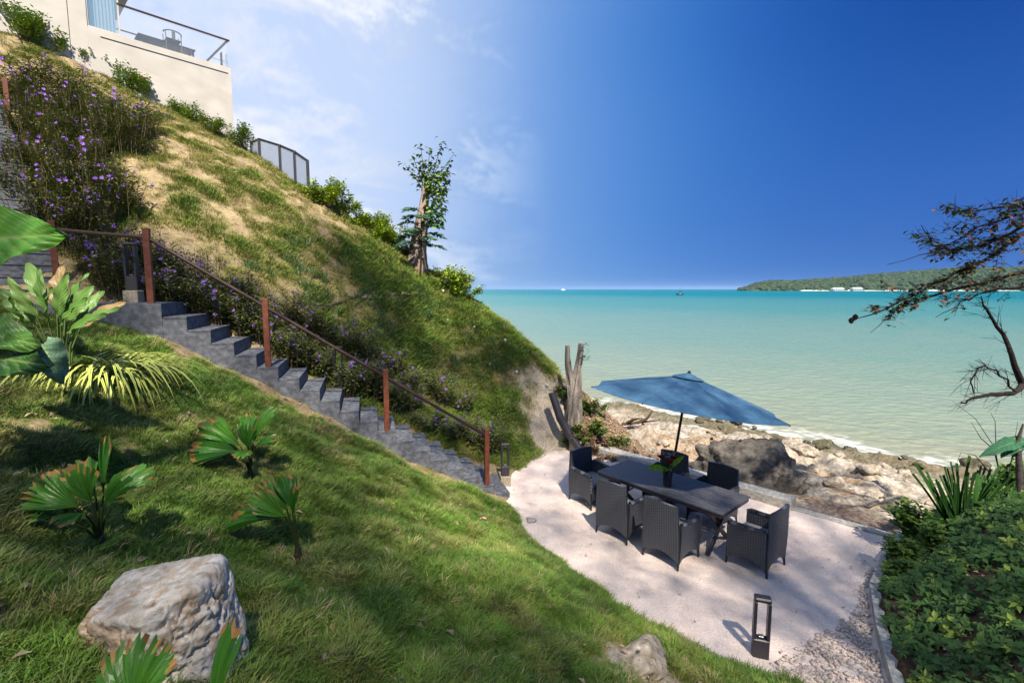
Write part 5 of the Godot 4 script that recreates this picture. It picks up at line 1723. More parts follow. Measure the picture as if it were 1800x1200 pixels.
func build_shrubs() -> void:
	var a := shrub(301, Vector3(0.42, 0.85, 0.42), 900, 0.075, Color(0.10, 0.20, 0.025), Color(0.28, 0.36, 0.05))
	var b := shrub(302, Vector3(0.38, 0.72, 0.38), 800, 0.07, Color(0.11, 0.21, 0.03), Color(0.28, 0.34, 0.05), Color(0.50, 0.26, 0.09))
	var along := [[18, 62, 1.25, 0], [48, 70, 1.15, 0], [93, 88, 1.0, 0], [153, 122, 0.9, 1], [203, 140, 1.05, 0], [228, 152, 0.95, 0], [252, 170, 1.15, 1], [312, 200, 0.75, 0], [342, 215, 0.8, 0], [372, 232, 0.85, 1], [418, 262, 0.9, 0]]
	var says := ["leafy green hedge shrub at the wall, first by the big flower clump", "full green hedge shrub against the villa wall, touching the first one", "airy green hedge shrub standing alone below the villa window", "small hedge shrub with orange new leaves below the wall groove", "green hedge shrub under the left end of the balcony", "slender green hedge shrub among three under the balcony", "tall hedge shrub with orange tips behind the flower clump", "small green hedge shrub on the slope under the balcony middle", "round green hedge shrub between two others at the wall foot", "hedge shrub with reddish tips near the villa corner", "dense round green shrub at the villa corner beside the fence"]
	for k in along.size():
		var q = along[k]
		var p := crest(q[0])
		p += Vector3(0.18, 0.0, 0.25); p.y = ground(p.x, p.z)      # keep clear of the wall
		put_shrub(a if q[3] == 0 else b, "hedge_shrub", p, says[k], "hedge shrubs along the villa wall", q[2], k * 1.3)
	var vine := shrub(303, Vector3(0.75, 0.75, 0.6), 1500, 0.085, Color(0.16, 0.28, 0.025), Color(0.40, 0.46, 0.05))
	var vine2 := shrub(304, Vector3(0.6, 0.6, 0.6), 1100, 0.08, Color(0.14, 0.25, 0.025), Color(0.36, 0.43, 0.05))
	var spots := [[568, 362, 15.9, 1.0, 0], [600, 388, 15.7, 0.95, 1], [632, 408, 15.6, 0.85, 1], [655, 420, 15.5, 0.85, 0], [690, 442, 15.2, 0.95, 0], [712, 458, 15.0, 0.8, 1], [672, 436, 15.3, 0.7, 1], [775, 500, 14.6, 0.7, 1], [800, 512, 14.5, 0.95, 0], [815, 540, 14.3, 0.9, 1]]
	var told := ["lime green scrambling bush beside the fence end", "lime green bush beside the pale concrete post", "low lime green bush on the crest below the concrete post", "spreading lime green bush midway along the crest", "bright green bush left of the dead tree trunk", "low green bush touching the dead tree trunk", "small lime green bush tucked between two larger ones on the crest", "small yellow green bush at the foot of the dead trunk", "bright green bush on the crest seaward of the dead trunk", "green bush hanging over the sea edge of the hill"]
	for k in spots.size():
		var q = spots[k]
		var p := crest(q[0])
		put_shrub(vine if q[4] == 0 else vine2, "crest_bush", p, told[k], "bushes along the crest", q[3], k * 2.1)
	# creepers and dry scrub at the seaward end of the hill
	var dryk := shrub(305, Vector3(0.5, 0.45, 0.5), 700, 0.06, Color(0.16, 0.10, 0.06), Color(0.30, 0.20, 0.13))
	var mix := shrub(306, Vector3(0.45, 0.45, 0.45), 700, 0.065, Color(0.06, 0.12, 0.03), Color(0.15, 0.2, 0.04), Color(0.28, 0.19, 0.1))
	var ends := [[1040, 700, 12.6, 1], [1052, 735, 12.2, 1], [1030, 735, 12.0, 0], [1060, 765, 11.8, 0], [1085, 770, 12.0, 1], [1040, 770, 11.6, 0], [1100, 790, 11.6, 0], [1015, 715, 12.2, 1], [1120, 795, 11.4, 0], [990, 668, 12.7, 1], [1075, 790, 11.4, 0], [1012, 738, 12.0, 1], [1028, 722, 12.05, 1], [1000, 725, 12.1, 0]]
	for k in ends.size():
		var q = ends[k]
		var p := at_t(q[0], q[1], q[2])
		p.y = maxf(minf(p.y, ground(p.x, p.z) + 0.1), shore_height(p.x, p.z) if shore_dist(p.x, p.z) > 0.0 else -9.0)
		put_shrub(mix if q[3] == 1 else dryk, "scrub", p, "trailing green creeper on the eroded bank below the forked stump" if q[3] == 1 else "brown dry scrub on the eroded bank beside the terrace", "creepers on the eroded bank" if q[3] == 1 else "dry scrub on the eroded bank", rng.randf_range(0.75, 1.05), k * 1.7)

func fan_blade(mb: MB, at: Vector3, dir: Vector3, nrm: Vector3, radius: float, span: float, pleats: int, c0: Color, c1: Color, seed_: int) -> void:
	# a pleated wedge-shaped blade, folded along its middle, the outer edge torn into uneven teeth
	var r := RandomNumberGenerator.new(); r.seed = seed_
	var side := dir.cross(nrm).normalized()
	var up := side.cross(dir).normalized()
	var nr := 8
	var fold := r.randf_range(0.25, 0.6)
	var droop := r.randf_range(0.1, 0.35)
	var lines := []
	for i in pleats * 2 + 1:
		var q := float(i) / (pleats * 2) - 0.5
		var a := q * span
		var ridge := 1.0 if i % 2 == 0 else -1.0
		var reach := radius * (1.0 - 0.18 * q * q * 4.0) * r.randf_range(0.93, 1.05) * (1.0 if i % 2 == 1 else 0.95)
		var bend := droop * r.randf_range(0.8, 1.3)
		var col := []
		for j in nr + 1:
			var t := pow(float(j) / nr, 0.75)
			var rr := reach * t
			col.append(at + (dir * cos(a) + side * sin(a)) * rr + up * (ridge * t * radius * span / pleats * 0.16 + fold * absf(sin(a)) * rr - bend * t * t * t * radius))
		lines.append(col)
	for k in pleats * 2:
		var tear := 0.55 if r.randf() < 0.12 else 1.0
		var burn := r.randf() < 0.45
		var tone := r.randf_range(0.85, 1.15)
		for j in nr:
			if tear < 1.0 and j >= nr - 2: continue
			mb.col = c0.lerp(c1, 0.3 + 0.4 * r.randf()) * tone
			if j == nr - 1 and burn: mb.col = Color(0.19, 0.10, 0.035) * r.randf_range(0.7, 1.4)
			if j == nr - 2 and burn and r.randf() < 0.3: mb.col = Color(0.17, 0.15, 0.03)
			if j == 0: mb.tri(lines[k][0], lines[k + 1][1], lines[k][1])
			else: mb.quad(lines[k][j], lines[k + 1][j], lines[k + 1][j + 1], lines[k][j + 1])
func fan_palm(at: Vector3, label: String, fronds: Array, trunk_h := 0.08) -> void:
	var t := thing("fan_palm", label, "palm", at, 0.0, "small fan palms on the lawn")
	var mb := MB.new()
	mb.col = Color(0.06, 0.04, 0.025)
	mb.tube([Vector3(0, -0.08, 0), Vector3(0.0, trunk_h * 0.6, 0), Vector3(0, trunk_h + 0.03, 0)], [0.03, 0.032, 0.018], 8)
	part("trunk", mb, M.paint, t)
	for f in fronds:       # hub (metres from the base), direction of the blade, its facing normal, radius, span, tone
		mb = MB.new()
		mb.col = Color(0.035, 0.05, 0.015)
		var hub: Vector3 = f[0] + Vector3(0, 0.07 if at.z < -2.6 else 0.0, 0)
		mb.tube([Vector3(0, trunk_h * 0.7, 0), Vector3(hub.x * 0.35, hub.y * 0.62, hub.z * 0.35), hub], [0.009, 0.007, 0.005], 5)
		var st := part("petiole", mb, M.paint, t)
		mb = MB.new()
		var tone: float = f[5]
		fan_blade(mb, hub, (f[1] as Vector3).normalized(), (f[2] as Vector3).normalized(), f[3], f[4], maxi(5, int(float(f[4]) * 9.0)), Color(0.016, 0.070, 0.010).lerp(Color(0.035, 0.115, 0.015), tone), Color(0.028, 0.105, 0.013).lerp(Color(0.075, 0.19, 0.022), tone), int(absf(hub.x * 7919.0 + hub.y * 104729.0)) + int(float(f[3]) * 1000.0))
		part("leaf_blade", mb, M.glossy_leaf, st)
func build_palms() -> void:
	# the same kind of plant in different states, fronds read from the photograph: x right, y up, z towards the camera
	var a := on_ground(178, 968)
	fan_palm(a, "broad fan palm with brown edged leaves on the lawn behind the quartz boulder", [
		[Vector3(-0.22, 0.2, 0.06), Vector3(-1, -0.12, 0.15), Vector3(0.1, 0.9, 0.5), 0.46, 0.55, 0.0],
		[Vector3(-0.17, 0.25, 0.0), Vector3(-1, 0.12, -0.1), Vector3(0.1, 0.9, 0.5), 0.42, 0.75, 0.3],
		[Vector3(-0.06, 0.27, 0.08), Vector3(-0.75, 0.65, 0.25), Vector3(0.3, 0.5, 0.9), 0.31, 1.25, 0.5],
		[Vector3(-0.05, 0.28, -0.05), Vector3(-0.8, 0.75, -0.3), Vector3(0.3, 0.7, 0.7), 0.36, 0.9, 0.6],
		[Vector3(0.0, 0.28, 0.04), Vector3(-0.12, 0.9, 0.3), Vector3(0.1, -0.1, 1), 0.28, 1.1, 0.4],
		[Vector3(0.02, 0.3, -0.03), Vector3(0.03, 1, -0.05), Vector3(0.4, 0.0, 1), 0.38, 0.25, 0.1],
		[Vector3(0.06, 0.26, 0.02), Vector3(0.75, 0.75, 0.15), Vector3(-0.4, 0.4, 0.9), 0.27, 1.05, 0.2],
		[Vector3(0.05, 0.25, -0.06), Vector3(0.5, 0.8, -0.5), Vector3(-0.2, 0.5, 0.9), 0.28, 1.1, 0.5],
		[Vector3(0.0, 0.24, 0.1), Vector3(0.1, 0.2, 1), Vector3(0, 1, -0.1), 0.2, 1.3, 0.6]])
	a = on_ground(440, 842)
	fan_palm(a, "upright fan palm with one tall leaf on the lawn below the stairs", [
		[Vector3(-0.08, 0.27, 0.0), Vector3(-0.9, 0.72, 0.1), Vector3(0.4, 0.6, 0.8), 0.46, 0.75, 0.5],
		[Vector3(-0.09, 0.24, 0.06), Vector3(-1, 0.22, 0.25), Vector3(0.1, 0.7, 0.8), 0.42, 1.15, 0.0],
		[Vector3(0.05, 0.3, 0.0), Vector3(0.36, 1, 0.0), Vector3(-0.5, 0.1, 0.85), 0.40, 0.65, 0.8],
		[Vector3(0.02, 0.27, 0.05), Vector3(0.1, 0.85, 0.3), Vector3(0.2, -0.1, 1), 0.25, 1.0, 0.3],
		[Vector3(-0.03, 0.29, -0.06), Vector3(-0.3, 0.85, -0.5), Vector3(0.2, 0.4, 0.9), 0.33, 0.9, 0.4],
		[Vector3(0.03, 0.25, 0.08), Vector3(0.15, 0.12, 1), Vector3(0, 1, -0.1), 0.22, 1.2, 0.6],
		[Vector3(0.07, 0.27, 0.0), Vector3(0.85, 0.55, 0.1), Vector3(-0.4, 0.6, 0.7), 0.22, 0.9, 0.2]])
	a = on_ground(524, 992)
	fan_palm(a, "fan palm with a folded pale leaf on the lawn nearest the sand", [
		[Vector3(-0.06, 0.36, 0.06), Vector3(-0.62, 0.72, 0.3), Vector3(0.35, 0.3, 0.9), 0.30, 0.95, 1.4],
		[Vector3(-0.06, 0.33, 0.0), Vector3(-1, 0.06, 0.05), Vector3(0.05, 0.9, 0.5), 0.52, 0.5, 0.0],
		[Vector3(-0.09, 0.38, -0.04), Vector3(-0.9, 0.45, -0.2), Vector3(0.3, 0.7, 0.7), 0.36, 0.9, 0.5],
		[Vector3(-0.03, 0.4, 0.0), Vector3(-0.12, 1, 0.0), Vector3(0.6, 0.1, 0.8), 0.27, 0.95, 0.3],
		[Vector3(-0.07, 0.38, 0.0), Vector3(-0.5, 0.85, -0.1), Vector3(0.4, 0.3, 0.9), 0.31, 0.8, 0.6],
		[Vector3(0.0, 0.36, 0.02), Vector3(0.06, 0.95, 0.2), Vector3(-0.5, 0.2, 0.8), 0.25, 0.7, 0.1]], 0.12)
	var p := at_t(285, 1290, 1.75)
	p.y = ground(p.x, p.z)
	fan_palm(p, "fan palm with wide toothed leaves growing in front of the quartz boulder", [
		[at_t(235, 1240, 1.72) - p, Vector3(-0.08, 1, -0.2), Vector3(0.0, 0.2, 1), 0.215, 1.9, 0.5],
		[at_t(372, 1270, 1.74) - p, Vector3(0.12, 1, -0.1), Vector3(-0.3, 0.1, 1), 0.34, 0.42, 0.2],
		[at_t(330, 1250, 1.70) - p, Vector3(-0.2, 0.5, 0.6), Vector3(0.0, 0.9, 0.5), 0.13, 1.4, 0.7],
		[at_t(190, 1250, 1.74) - p, Vector3(-0.9, 0.35, 0.2), Vector3(0.2, 0.9, 0.5), 0.14, 1.4, 0.7]], 0.05)

func broad_leaf(mb: MB, at: Vector3, dir: Vector3, nrm: Vector3, length: float, width: float, c0: Color, vein: Color, heart: bool, curl := 0.25, wave := 0.02) -> void:
	var side := dir.cross(nrm).normalized()
	var up := side.cross(dir).normalized()
	var nu := 25; var nv := 31
	var p := PackedVector3Array(); var c := PackedColorArray()
	for j in nv:
		var v := float(j) / (nv - 1)
		var w := width * pow(sin(PI * pow(clampf(v * 0.97 + 0.03, 0, 1), 0.62 if heart else 0.85)), 0.75)
		for i in nu:
			var u := float(i) / (nu - 1) * 2.0 - 1.0
			var back := (0.16 * length * u * u * (1.0 - v) if heart else 0.0)
			var sv := fposmod((v * 1.25 - absf(u) * 0.32) * 7.0, 1.0)
			var ridge := exp(-pow((sv - 0.5) * 9.0, 2.0))
			var mid := exp(-pow(u * 16.0, 2.0))
			var q := at + dir * (v * length - back) + side * u * w + up * (0.18 * w * absf(u) - curl * length * v * v + wave * sin(v * 17.0 + u * 2.0) * absf(u) * 1.4 - wave * 0.5 * ridge)
			p.append(q)
			c.append(c0.lerp(c0 * 1.5, 0.25 + 0.25 * sin(sv * TAU)).lerp(vein, maxf(ridge * 0.62, mid * 0.9)))
	mb.grid(p, nu, nv, c, PackedVector2Array())
func build_left_plants() -> void:
	# elephant ears at the edge of the picture
	var foot := at_t(-150, 690, 3.6)
	foot.y = ground(foot.x, foot.z)
	var t := thing("elephant_ear", "elephant ear plant with huge heart leaves beside the stair landing", "plant", foot)
	var leaves := [
		[at_t(-95, 430, 3.5), Vector3(1, 0.12, 0.1), Vector3(-0.05, 0.3, 1.0), 0.84, 0.27, Color(0.065, 0.20, 0.022), 0.12],
		[at_t(-75, 580, 3.4), Vector3(1, -0.05, 0.2), Vector3(0.0, 0.75, 0.75), 0.60, 0.18, Color(0.05, 0.14, 0.02), 0.18],
		[at_t(-70, 620, 3.35), Vector3(1, -0.1, 0.1), Vector3(0.0, 0.5, 0.9), 0.60, 0.20, Color(0.03, 0.10, 0.022), 0.1],
		[at_t(72, 605, 3.5), Vector3(0.5, -0.75, 0.15), Vector3(0.5, 0.45, 0.75), 0.32, 0.11, Color(0.10, 0.19, 0.13), 0.1]]
	for q in leaves:
		var hub: Vector3 = q[0] - foot
		var mb := MB.new()
		mb.col = Color(0.07, 0.12, 0.03)
		mb.tube([Vector3(0, -0.05, 0), Vector3(hub.x * 0.3, hub.y * 0.6, hub.z * 0.3), hub], [0.022, 0.016, 0.01], 7)
		var st := part("leaf_stalk", mb, M.paint, t)
		mb = MB.new()
		broad_leaf(mb, hub, (q[1] as Vector3).normalized(), (q[2] as Vector3).normalized(), q[3], q[4], q[5], Color(0.22, 0.33, 0.09), true, q[6], 0.025)
		part("leaf_blade", mb, M.glossy_leaf, st)
	# canna-like plant with pointed broad leaves
	foot = at_t(100, 590, 5.0); foot.y = ground(foot.x, foot.z)
	t = thing("turmeric_plant", "broad leaved green plant with curling leaves before the stair landing", "plant", foot)
	rng.seed = 61
	var tips := [[45, 465, -0.1], [55, 490, 0.1], [95, 480, 0.0], [105, 500, 0.2], [140, 515, 0.1], [165, 518, -0.2], [20, 505, 0.3], [8, 520, 0.2], [175, 540, 0.2], [190, 535, 0.0], [120, 530, 0.35], [150, 550, 0.4], [70, 520, 0.35], [15, 545, 0.4], [130, 490, -0.1]]
	for q in tips:
		var tip := at_t(q[0], q[1], 5.0 - float(q[2])) - foot
		var hub := Vector3(tip.x * 0.45, tip.y * 0.62 + 0.05, tip.z * 0.5)
		var mb := MB.new()
		mb.col = Color(0.09, 0.14, 0.04)
		mb.tube([Vector3(tip.x * 0.15, -0.1, 0), Vector3(hub.x * 0.6, hub.y * 0.6, hub.z * 0.6), hub], [0.01, 0.008, 0.006], 5)
		var st := part("stalk", mb, M.paint, t)
		mb = MB.new()
		var c := Color(0.05, 0.125, 0.022).lerp(Color(0.11, 0.18, 0.05), rng.randf())
		if rng.randf() < 0.2: c = Color(0.20, 0.14, 0.065)
		broad_leaf(mb, hub, (tip - hub).normalized(), Vector3(rng.randf_range(-0.5, 0.5), 0.7, 0.8).normalized(), (tip - hub).length() * 1.15 + 0.05, rng.randf_range(0.055, 0.09), c, c * 1.5, false, 0.25, 0.01)
		part("leaf_blade", mb, M.glossy_leaf, st)
	# striped spider plant clump
	foot = on_ground(170, 650, 3.5)
	t = thing("spider_plant", "clump of yellow striped arching grass-like leaves on the lawn edge", "plant", foot)
	t.scale = Vector3.ONE * 1.3
	for k in 290:
		var a := rng.randf() * TAU
		var o := Vector3(cos(a), 0, sin(a))
		var b := o * rng.randf_range(0.0, 0.2) + Vector3(rng.randf_range(-0.22, 0.22), -0.02, rng.randf_range(-0.1, 0.1))
		var L := rng.randf_range(0.45, 0.8)
		var rise := rng.randf_range(0.5, 1.5)
		var p := b
		var dir := (o + Vector3(0, rise, 0)).normalized()
		var s := Vector3(-o.z, 0, o.x)
		var mb := MB.new()
		var w := rng.randf_range(0.009, 0.015)
		var n := 7
		for j in n:
			var nd := (dir + Vector3(0, -0.24 - 0.045 * j, 0)).normalized()
			var q := p + nd * L / n
			var w0 := w * (1.0 - pow(float(j) / n, 2.0)); var w1 := w * (1.0 - pow(float(j + 1) / n, 2.0))
			mb.col = Color(0.17, 0.26, 0.03)
			mb.quad(p - s * w0 * 0.45, p + s * w0 * 0.45, q + s * w1 * 0.45, q - s * w1 * 0.45)
			mb.col = Color(0.50, 0.52, 0.15)
			mb.quad(p + s * w0 * 0.45, p + s * w0, q + s * w1, q + s * w1 * 0.45)
			mb.quad(p - s * w0, p - s * w0 * 0.45, q - s * w1 * 0.45, q - s * w1)
			p = q; dir = nd
		part("blade", mb, M.leaf, t)

func build_right_plants() -> void:
	# screw pine like rosette with cut leaves
	var foot := at_t(1690, 905, 7.2); foot.y = bank_height(foot.x, foot.z)
	var t := thing("screw_pine", "dark green sword leaved plant with cut leaf ends on the bank", "plant", foot)
	rng.seed = 63
	for k in 52:
		var a := rng.randf_range(-1.0, 1.0)
		var dir := Vector3(a * 0.62, 1.0, rng.randf_range(-0.35, 0.35)).normalized()
		if k > 38: dir = Vector3(rng.randf_range(-1, 1), 0.35, rng.randf_range(0.2, 0.8)).normalized()
		var L := rng.randf_range(0.75, 1.1)
		var b := Vector3(a * 0.16, -0.05, rng.randf_range(-0.1, 0.1))
		var s := dir.cross(Vector3(0.2, 0.1, 1)).normalized()
		var w := rng.randf_range(0.016, 0.028)
		var mb := MB.new()
		mb.col = Color(0.022, 0.075, 0.018).lerp(Color(0.05, 0.13, 0.03), rng.randf())
		var p := b
		for j in 5:
			var q := p + dir * L / 5.0
			dir = (dir + Vector3(a * 0.03, -0.03, 0)).normalized()
			var f := s.cross(dir) * w * 0.35
			mb.quad(p, p + s * w + f, q + s * w + f, q)
			mb.quad(p - s * w + f, p, q, q - s * w + f)
			p = q
		part("sword_leaf", mb, M.glossy_leaf, t)
	# leafy shrubs at the corner of the bank
	var kind := shrub(311, Vector3(0.4, 0.5, 0.4), 600, 0.075, Color(0.05, 0.11, 0.02), Color(0.13, 0.21, 0.035))
	var says := ["bright leafy shrub at the corner of the bank by the sand", "leafy shrub on the bank edge left of the sword leaved plant", "leafy shrub behind the sword leaved plant", "low leafy shrub along the cement kerb", "leafy shrub on top of the bank under the bare twigs", "tall thin leafy shrub at the end of the flush edge"]
	var where := [[1600, 1010, 6.8, 0.8], [1640, 990, 6.9, 0.85], [1760, 910, 7.6, 0.9], [1570, 1030, 6.5, 0.6], [1790, 880, 7.4, 0.9], [1625, 955, 7.2, 1.05]]
	for k in where.size():
		var p := at_t(where[k][0], where[k][1], where[k][2])
		p.y = maxf(bank_height(p.x, p.z) - 0.02, -0.1)
		put_shrub(kind, "bank_shrub", p, says[k], "leafy shrubs on the bank", where[k][3], k * 1.1)
	# sapling with a few large leaves
	foot = at_t(1795, 880, 7.0); foot.y = bank_height(foot.x, foot.z)
	t = thing("sapling", "thin grey sapling with a few large drooping leaves on the bank", "sapling", foot)
	var mb := MB.new()
	mb.col = Color(0.13, 0.11, 0.11)
	var top := at_t(1790, 775, 7.0) - foot
	mb.tube([Vector3(0, -0.1, 0), top * 0.55, top, top + Vector3(0.05, 0.25, 0)], [0.05, 0.042, 0.03, 0.01], 8)
	part("trunk", mb, M.bark, t)
	for q in [[1735, 790, 0.3], [1765, 800, 0.1], [1800, 810, 0.0], [1820, 780, 0.1], [1785, 825, -0.1]]:
		var tip := at_t(q[0], q[1], 7.0 - float(q[2])) - foot
		mb = MB.new()
		broad_leaf(mb, top, (tip - top).normalized(), Vector3(0.1, 0.9, 0.5).normalized(), maxf((tip - top).length(), 0.28), 0.10, Color(0.03, 0.10, 0.05), Color(0.1, 0.2, 0.1), true, 0.2, 0.012)
		part("leaf_blade", mb, M.glossy_leaf, t)
	# bare twigs rising from the bank
	foot = at_t(1765, 890, 7.3); foot.y = bank_height(foot.x, foot.z)
	t = thing("bare_twigs", "thin bare twigs arching up from the bank beside the sword leaved plant", "twigs", foot)
	for line in [[[1765, 890], [1755, 820], [1745, 780], [1715, 735], [1675, 705]], [[1765, 890], [1740, 830], [1715, 800], [1690, 795], [1682, 815]], [[1765, 890], [1752, 800], [1750, 740], [1742, 725]], [[1748, 790], [1725, 770], [1708, 742]], [[1765, 890], [1780, 800], [1790, 740]]]:
		var pts := []; var rr := []
		for k in line.size():
			pts.append(at_t(line[k][0], line[k][1], 7.3) - foot if k > 0 or line[0][1] != 890 else Vector3(0, -0.05, 0))
			rr.append(lerpf(0.009, 0.002, float(k) / (line.size() - 1)))
		mb = MB.new(); mb.col = Color(0.06, 0.05, 0.05)
		mb.tube(pts, rr, 5)
		part("twig", mb, M.bark, t)

func build_pegs() -> void:
	for q in [[779, 517], [787, 569], [834, 581], [888, 604], [861, 647], [908, 660], [962, 683]]:
		var g := on_ground(q[0], q[1], 8.0)
		var t := thing("garden_peg", "small white capped peg in the grass of the seaward hillside", "peg", g, 0.0, "white pegs on the seaward hillside")
		var mb := MB.new(); mb.tube([Vector3(0, -0.05, 0), Vector3(0, 0.09, 0)], [0.012, 0.012], 7); part("stake", mb, M.pale_concrete, t)
		mb = MB.new(); mb.tube([Vector3(0, 0.088, 0), Vector3(0, 0.12, 0), Vector3(0, 0.13, 0)], [0.032, 0.032, 0.02], 9); part("cap", mb, flat(Color(0.75, 0.73, 0.7)), t)

# ------------------------------------------------------------------ trees and dead wood
func wood(mb: MB, pts: Array, rad: Array, sides: int, seed_: int, rough: float, c0: Color, c1: Color) -> void:
	# a gnarled trunk: a tube with noise along its bark
	var f := FastNoiseLite.new(); f.seed = seed_; f.frequency = 2.5; f.fractal_octaves = 4
	var n := 22
	var p := PackedVector3Array(); var c := PackedColorArray()
	for j in n + 1:
		var t := float(j) / n * (pts.size() - 1)
		var k := mini(int(t), pts.size() - 2); var u := t - k
		var at: Vector3 = pts[k].lerp(pts[k + 1], u)
		var r := lerpf(rad[k], rad[k + 1], u)
		var dir: Vector3 = (pts[k + 1] - pts[k]).normalized()
		var x := dir.cross(Vector3(0, 0, 1)).normalized(); var y := dir.cross(x)
		for i in sides + 1:
			var a := TAU * (i % sides) / sides
			var o := x * cos(a) + y * sin(a)
			var q := f.get_noise_3d(o.x * 1.1, at.y * 0.35, o.z * 1.1)
			p.append(at + o * r * (1.0 + rough * q * 1.6))
			c.append(c0.lerp(c1, clampf(0.5 + f.get_noise_3d(o.x * 2.0 + 5.0, at.y * 0.6, o.z * 2.0) * 1.4, 0, 1)))
	mb.grid(p, sides + 1, n + 1, c, PackedVector2Array())
	# broken end
	var e := p.size() - sides - 1
	var mid: Vector3 = pts[pts.size() - 1]
	mb.col = c1
	for i in sides: mb.tri(p[e + i], p[e + i + 1], mid + Vector3(0, 0.02, 0))
func build_dead_trees() -> void:
	# dead trunk with a climber
	var foot := at_t(733, 476, 14.6); foot.y = ground(foot.x, foot.z) - 0.05
	var t := thing("dead_tree", "pale dead tree trunk topped by a leafy climber on the crest", "tree", foot)
	var P := func(px: float, py: float, dz := 0.0) -> Vector3: return at_t(px, py, 14.6 + dz) - foot
	var mb := MB.new()
	wood(mb, [Vector3(0, -0.3, 0), P.call(737, 430), P.call(744, 370), P.call(748, 325)], [0.36, 0.23, 0.15, 0.07], 18, 5, 0.35, Color(0.30, 0.21, 0.16), Color(0.52, 0.41, 0.34))
	part("trunk", mb, M.bark, t)
	var tips := [[738, 250], [725, 275], [755, 262], [778, 248], [798, 270], [712, 290], [770, 290], [790, 300], [745, 285], [783, 325], [735, 305]]
	rng.seed = 21
	var lv := MB.new()
	for q in tips:
		mb = MB.new(); mb.col = Color(0.12, 0.1, 0.07)
		var tip: Vector3 = P.call(q[0], q[1], rng.randf_range(-0.3, 0.3))
		var root: Vector3 = P.call(750, 345)
		mb.tube([root, root.lerp(tip, 0.55) + Vector3(0, 0.06, 0), tip], [0.022, 0.013, 0.004], 5)
		part("branch", mb, M.bark, t)
		for k in 24:
			var p := root.lerp(tip, rng.randf_range(0.45, 1.03)) + Vector3(rng.randf_range(-1, 1), rng.randf_range(-1, 1), rng.randf_range(-1, 1)) * 0.11
			var a := rng.randf() * TAU
			lv.col = Color(0.04, 0.09, 0.02).lerp(Color(0.11, 0.19, 0.03), rng.randf())
			lv.leaf(p, Vector3(cos(a), rng.randf_range(-0.5, 0.3), sin(a)).normalized(), Vector3.UP, rng.randf_range(0.12, 0.2), rng.randf_range(0.04, 0.062), 0.2, 0.3)
	for k in 460:
		var y := rng.randf()
		var p: Vector3 = P.call(lerpf(766, 764, y) + rng.randf_range(-22, 22) * (1.0 - 0.45 * y), lerpf(300, 398, y), rng.randf_range(-0.35, 0.3))
		var a := rng.randf() * TAU
		lv.col = Color(0.06, 0.13, 0.02).lerp(Color(0.20, 0.30, 0.04), rng.randf())
		lv.leaf(p, Vector3(cos(a), rng.randf_range(-0.7, 0.2), sin(a)).normalized(), Vector3.UP, rng.randf_range(0.12, 0.2), rng.randf_range(0.045, 0.065), 0.2, 0.3)
	part("climber_leaves", lv, M.leaf, t, "green climbing leaves")
	# feathery sapling in front of it
	foot = at_t(738, 480, 14.1); foot.y = ground(foot.x, foot.z) - 0.02
	t = thing("feathery_sapling", "slender dark green feathery sapling before the dead trunk", "tree", foot)
	mb = MB.new(); mb.col = Color(0.05, 0.045, 0.03)
	var top := at_t(740, 372, 14.1) - foot
	mb.tube([Vector3(0, -0.1, 0), top * 0.5 + Vector3(0.02, 0, 0), top], [0.03, 0.024, 0.01], 7)
	part("trunk", mb, M.bark, t)
	for k in 15:
		var y := lerpf(0.5, 1.0, k / 14.0)
		var a := k * 2.4
		var o := Vector3(cos(a), 0.12 - 0.25 * (1.0 - y), sin(a)).normalized()
		var L := lerpf(0.85, 0.55, y)
		var b := top * y
		mb = MB.new(); mb.col = Color(0.05, 0.05, 0.03)
		var e := b + o * L + Vector3(0, -0.10, 0)
		mb.tube([b, b.lerp(e, 0.5) + Vector3(0, 0.06, 0), e], [0.009, 0.006, 0.002], 4)
		var br := part("branch", mb, M.bark, t)
		mb = MB.new()
		for q in 60:
			var u := rng.randf_range(0.2, 1.0)
			var p := b.lerp(e, u) + Vector3(0, 0.06 * sin(u * PI), 0)
			var s := Vector3(-o.z, 0, o.x) * (1.0 if q % 2 == 0 else -1.0)
			mb.col = Color(0.018, 0.06, 0.03).lerp(Color(0.035, 0.10, 0.045), rng.randf())
			mb.leaf(p, (s + o * 0.7 + Vector3(0, rng.randf_range(-0.45, 0.35), 0)).normalized(), Vector3(rng.randf_range(-1, 1), 0.6, rng.randf_range(0.2, 1.2)).normalized(), rng.randf_range(0.14, 0.24), 0.026, 0.1, 0.15)
		part("needles", mb, M.leaf, br)
	# forked grey stump over the beach
	foot = at_t(1008, 712, 12.4); foot.y = minf(foot.y, ground(foot.x, foot.z) + 0.1) - 0.15
	t = thing("forked_stump", "weathered grey forked tree stump at the seaward end of the hill", "stump", foot)
	var Q := func(px: float, py: float) -> Vector3: return at_t(px, py, 12.4) - foot
	mb = MB.new()
	wood(mb, [Vector3(0, -0.3, 0), Q.call(1008, 700), Q.call(1002, 665), Q.call(998, 640), Q.call(997, 607)], [0.20, 0.14, 0.075, 0.06, 0.05], 16, 8, 0.6, Color(0.17, 0.14, 0.12), Color(0.48, 0.43, 0.38))
	part("fork", mb, M.bark, t)
	mb = MB.new()
	wood(mb, [Vector3(0.03, -0.3, 0.02), Q.call(1010, 700), Q.call(1014, 665), Q.call(1018, 640), Q.call(1023, 604)], [0.20, 0.15, 0.10, 0.08, 0.068], 16, 9, 0.6, Color(0.17, 0.14, 0.12), Color(0.48, 0.43, 0.38))
	part("fork", mb, M.bark, t)
	mb = MB.new()
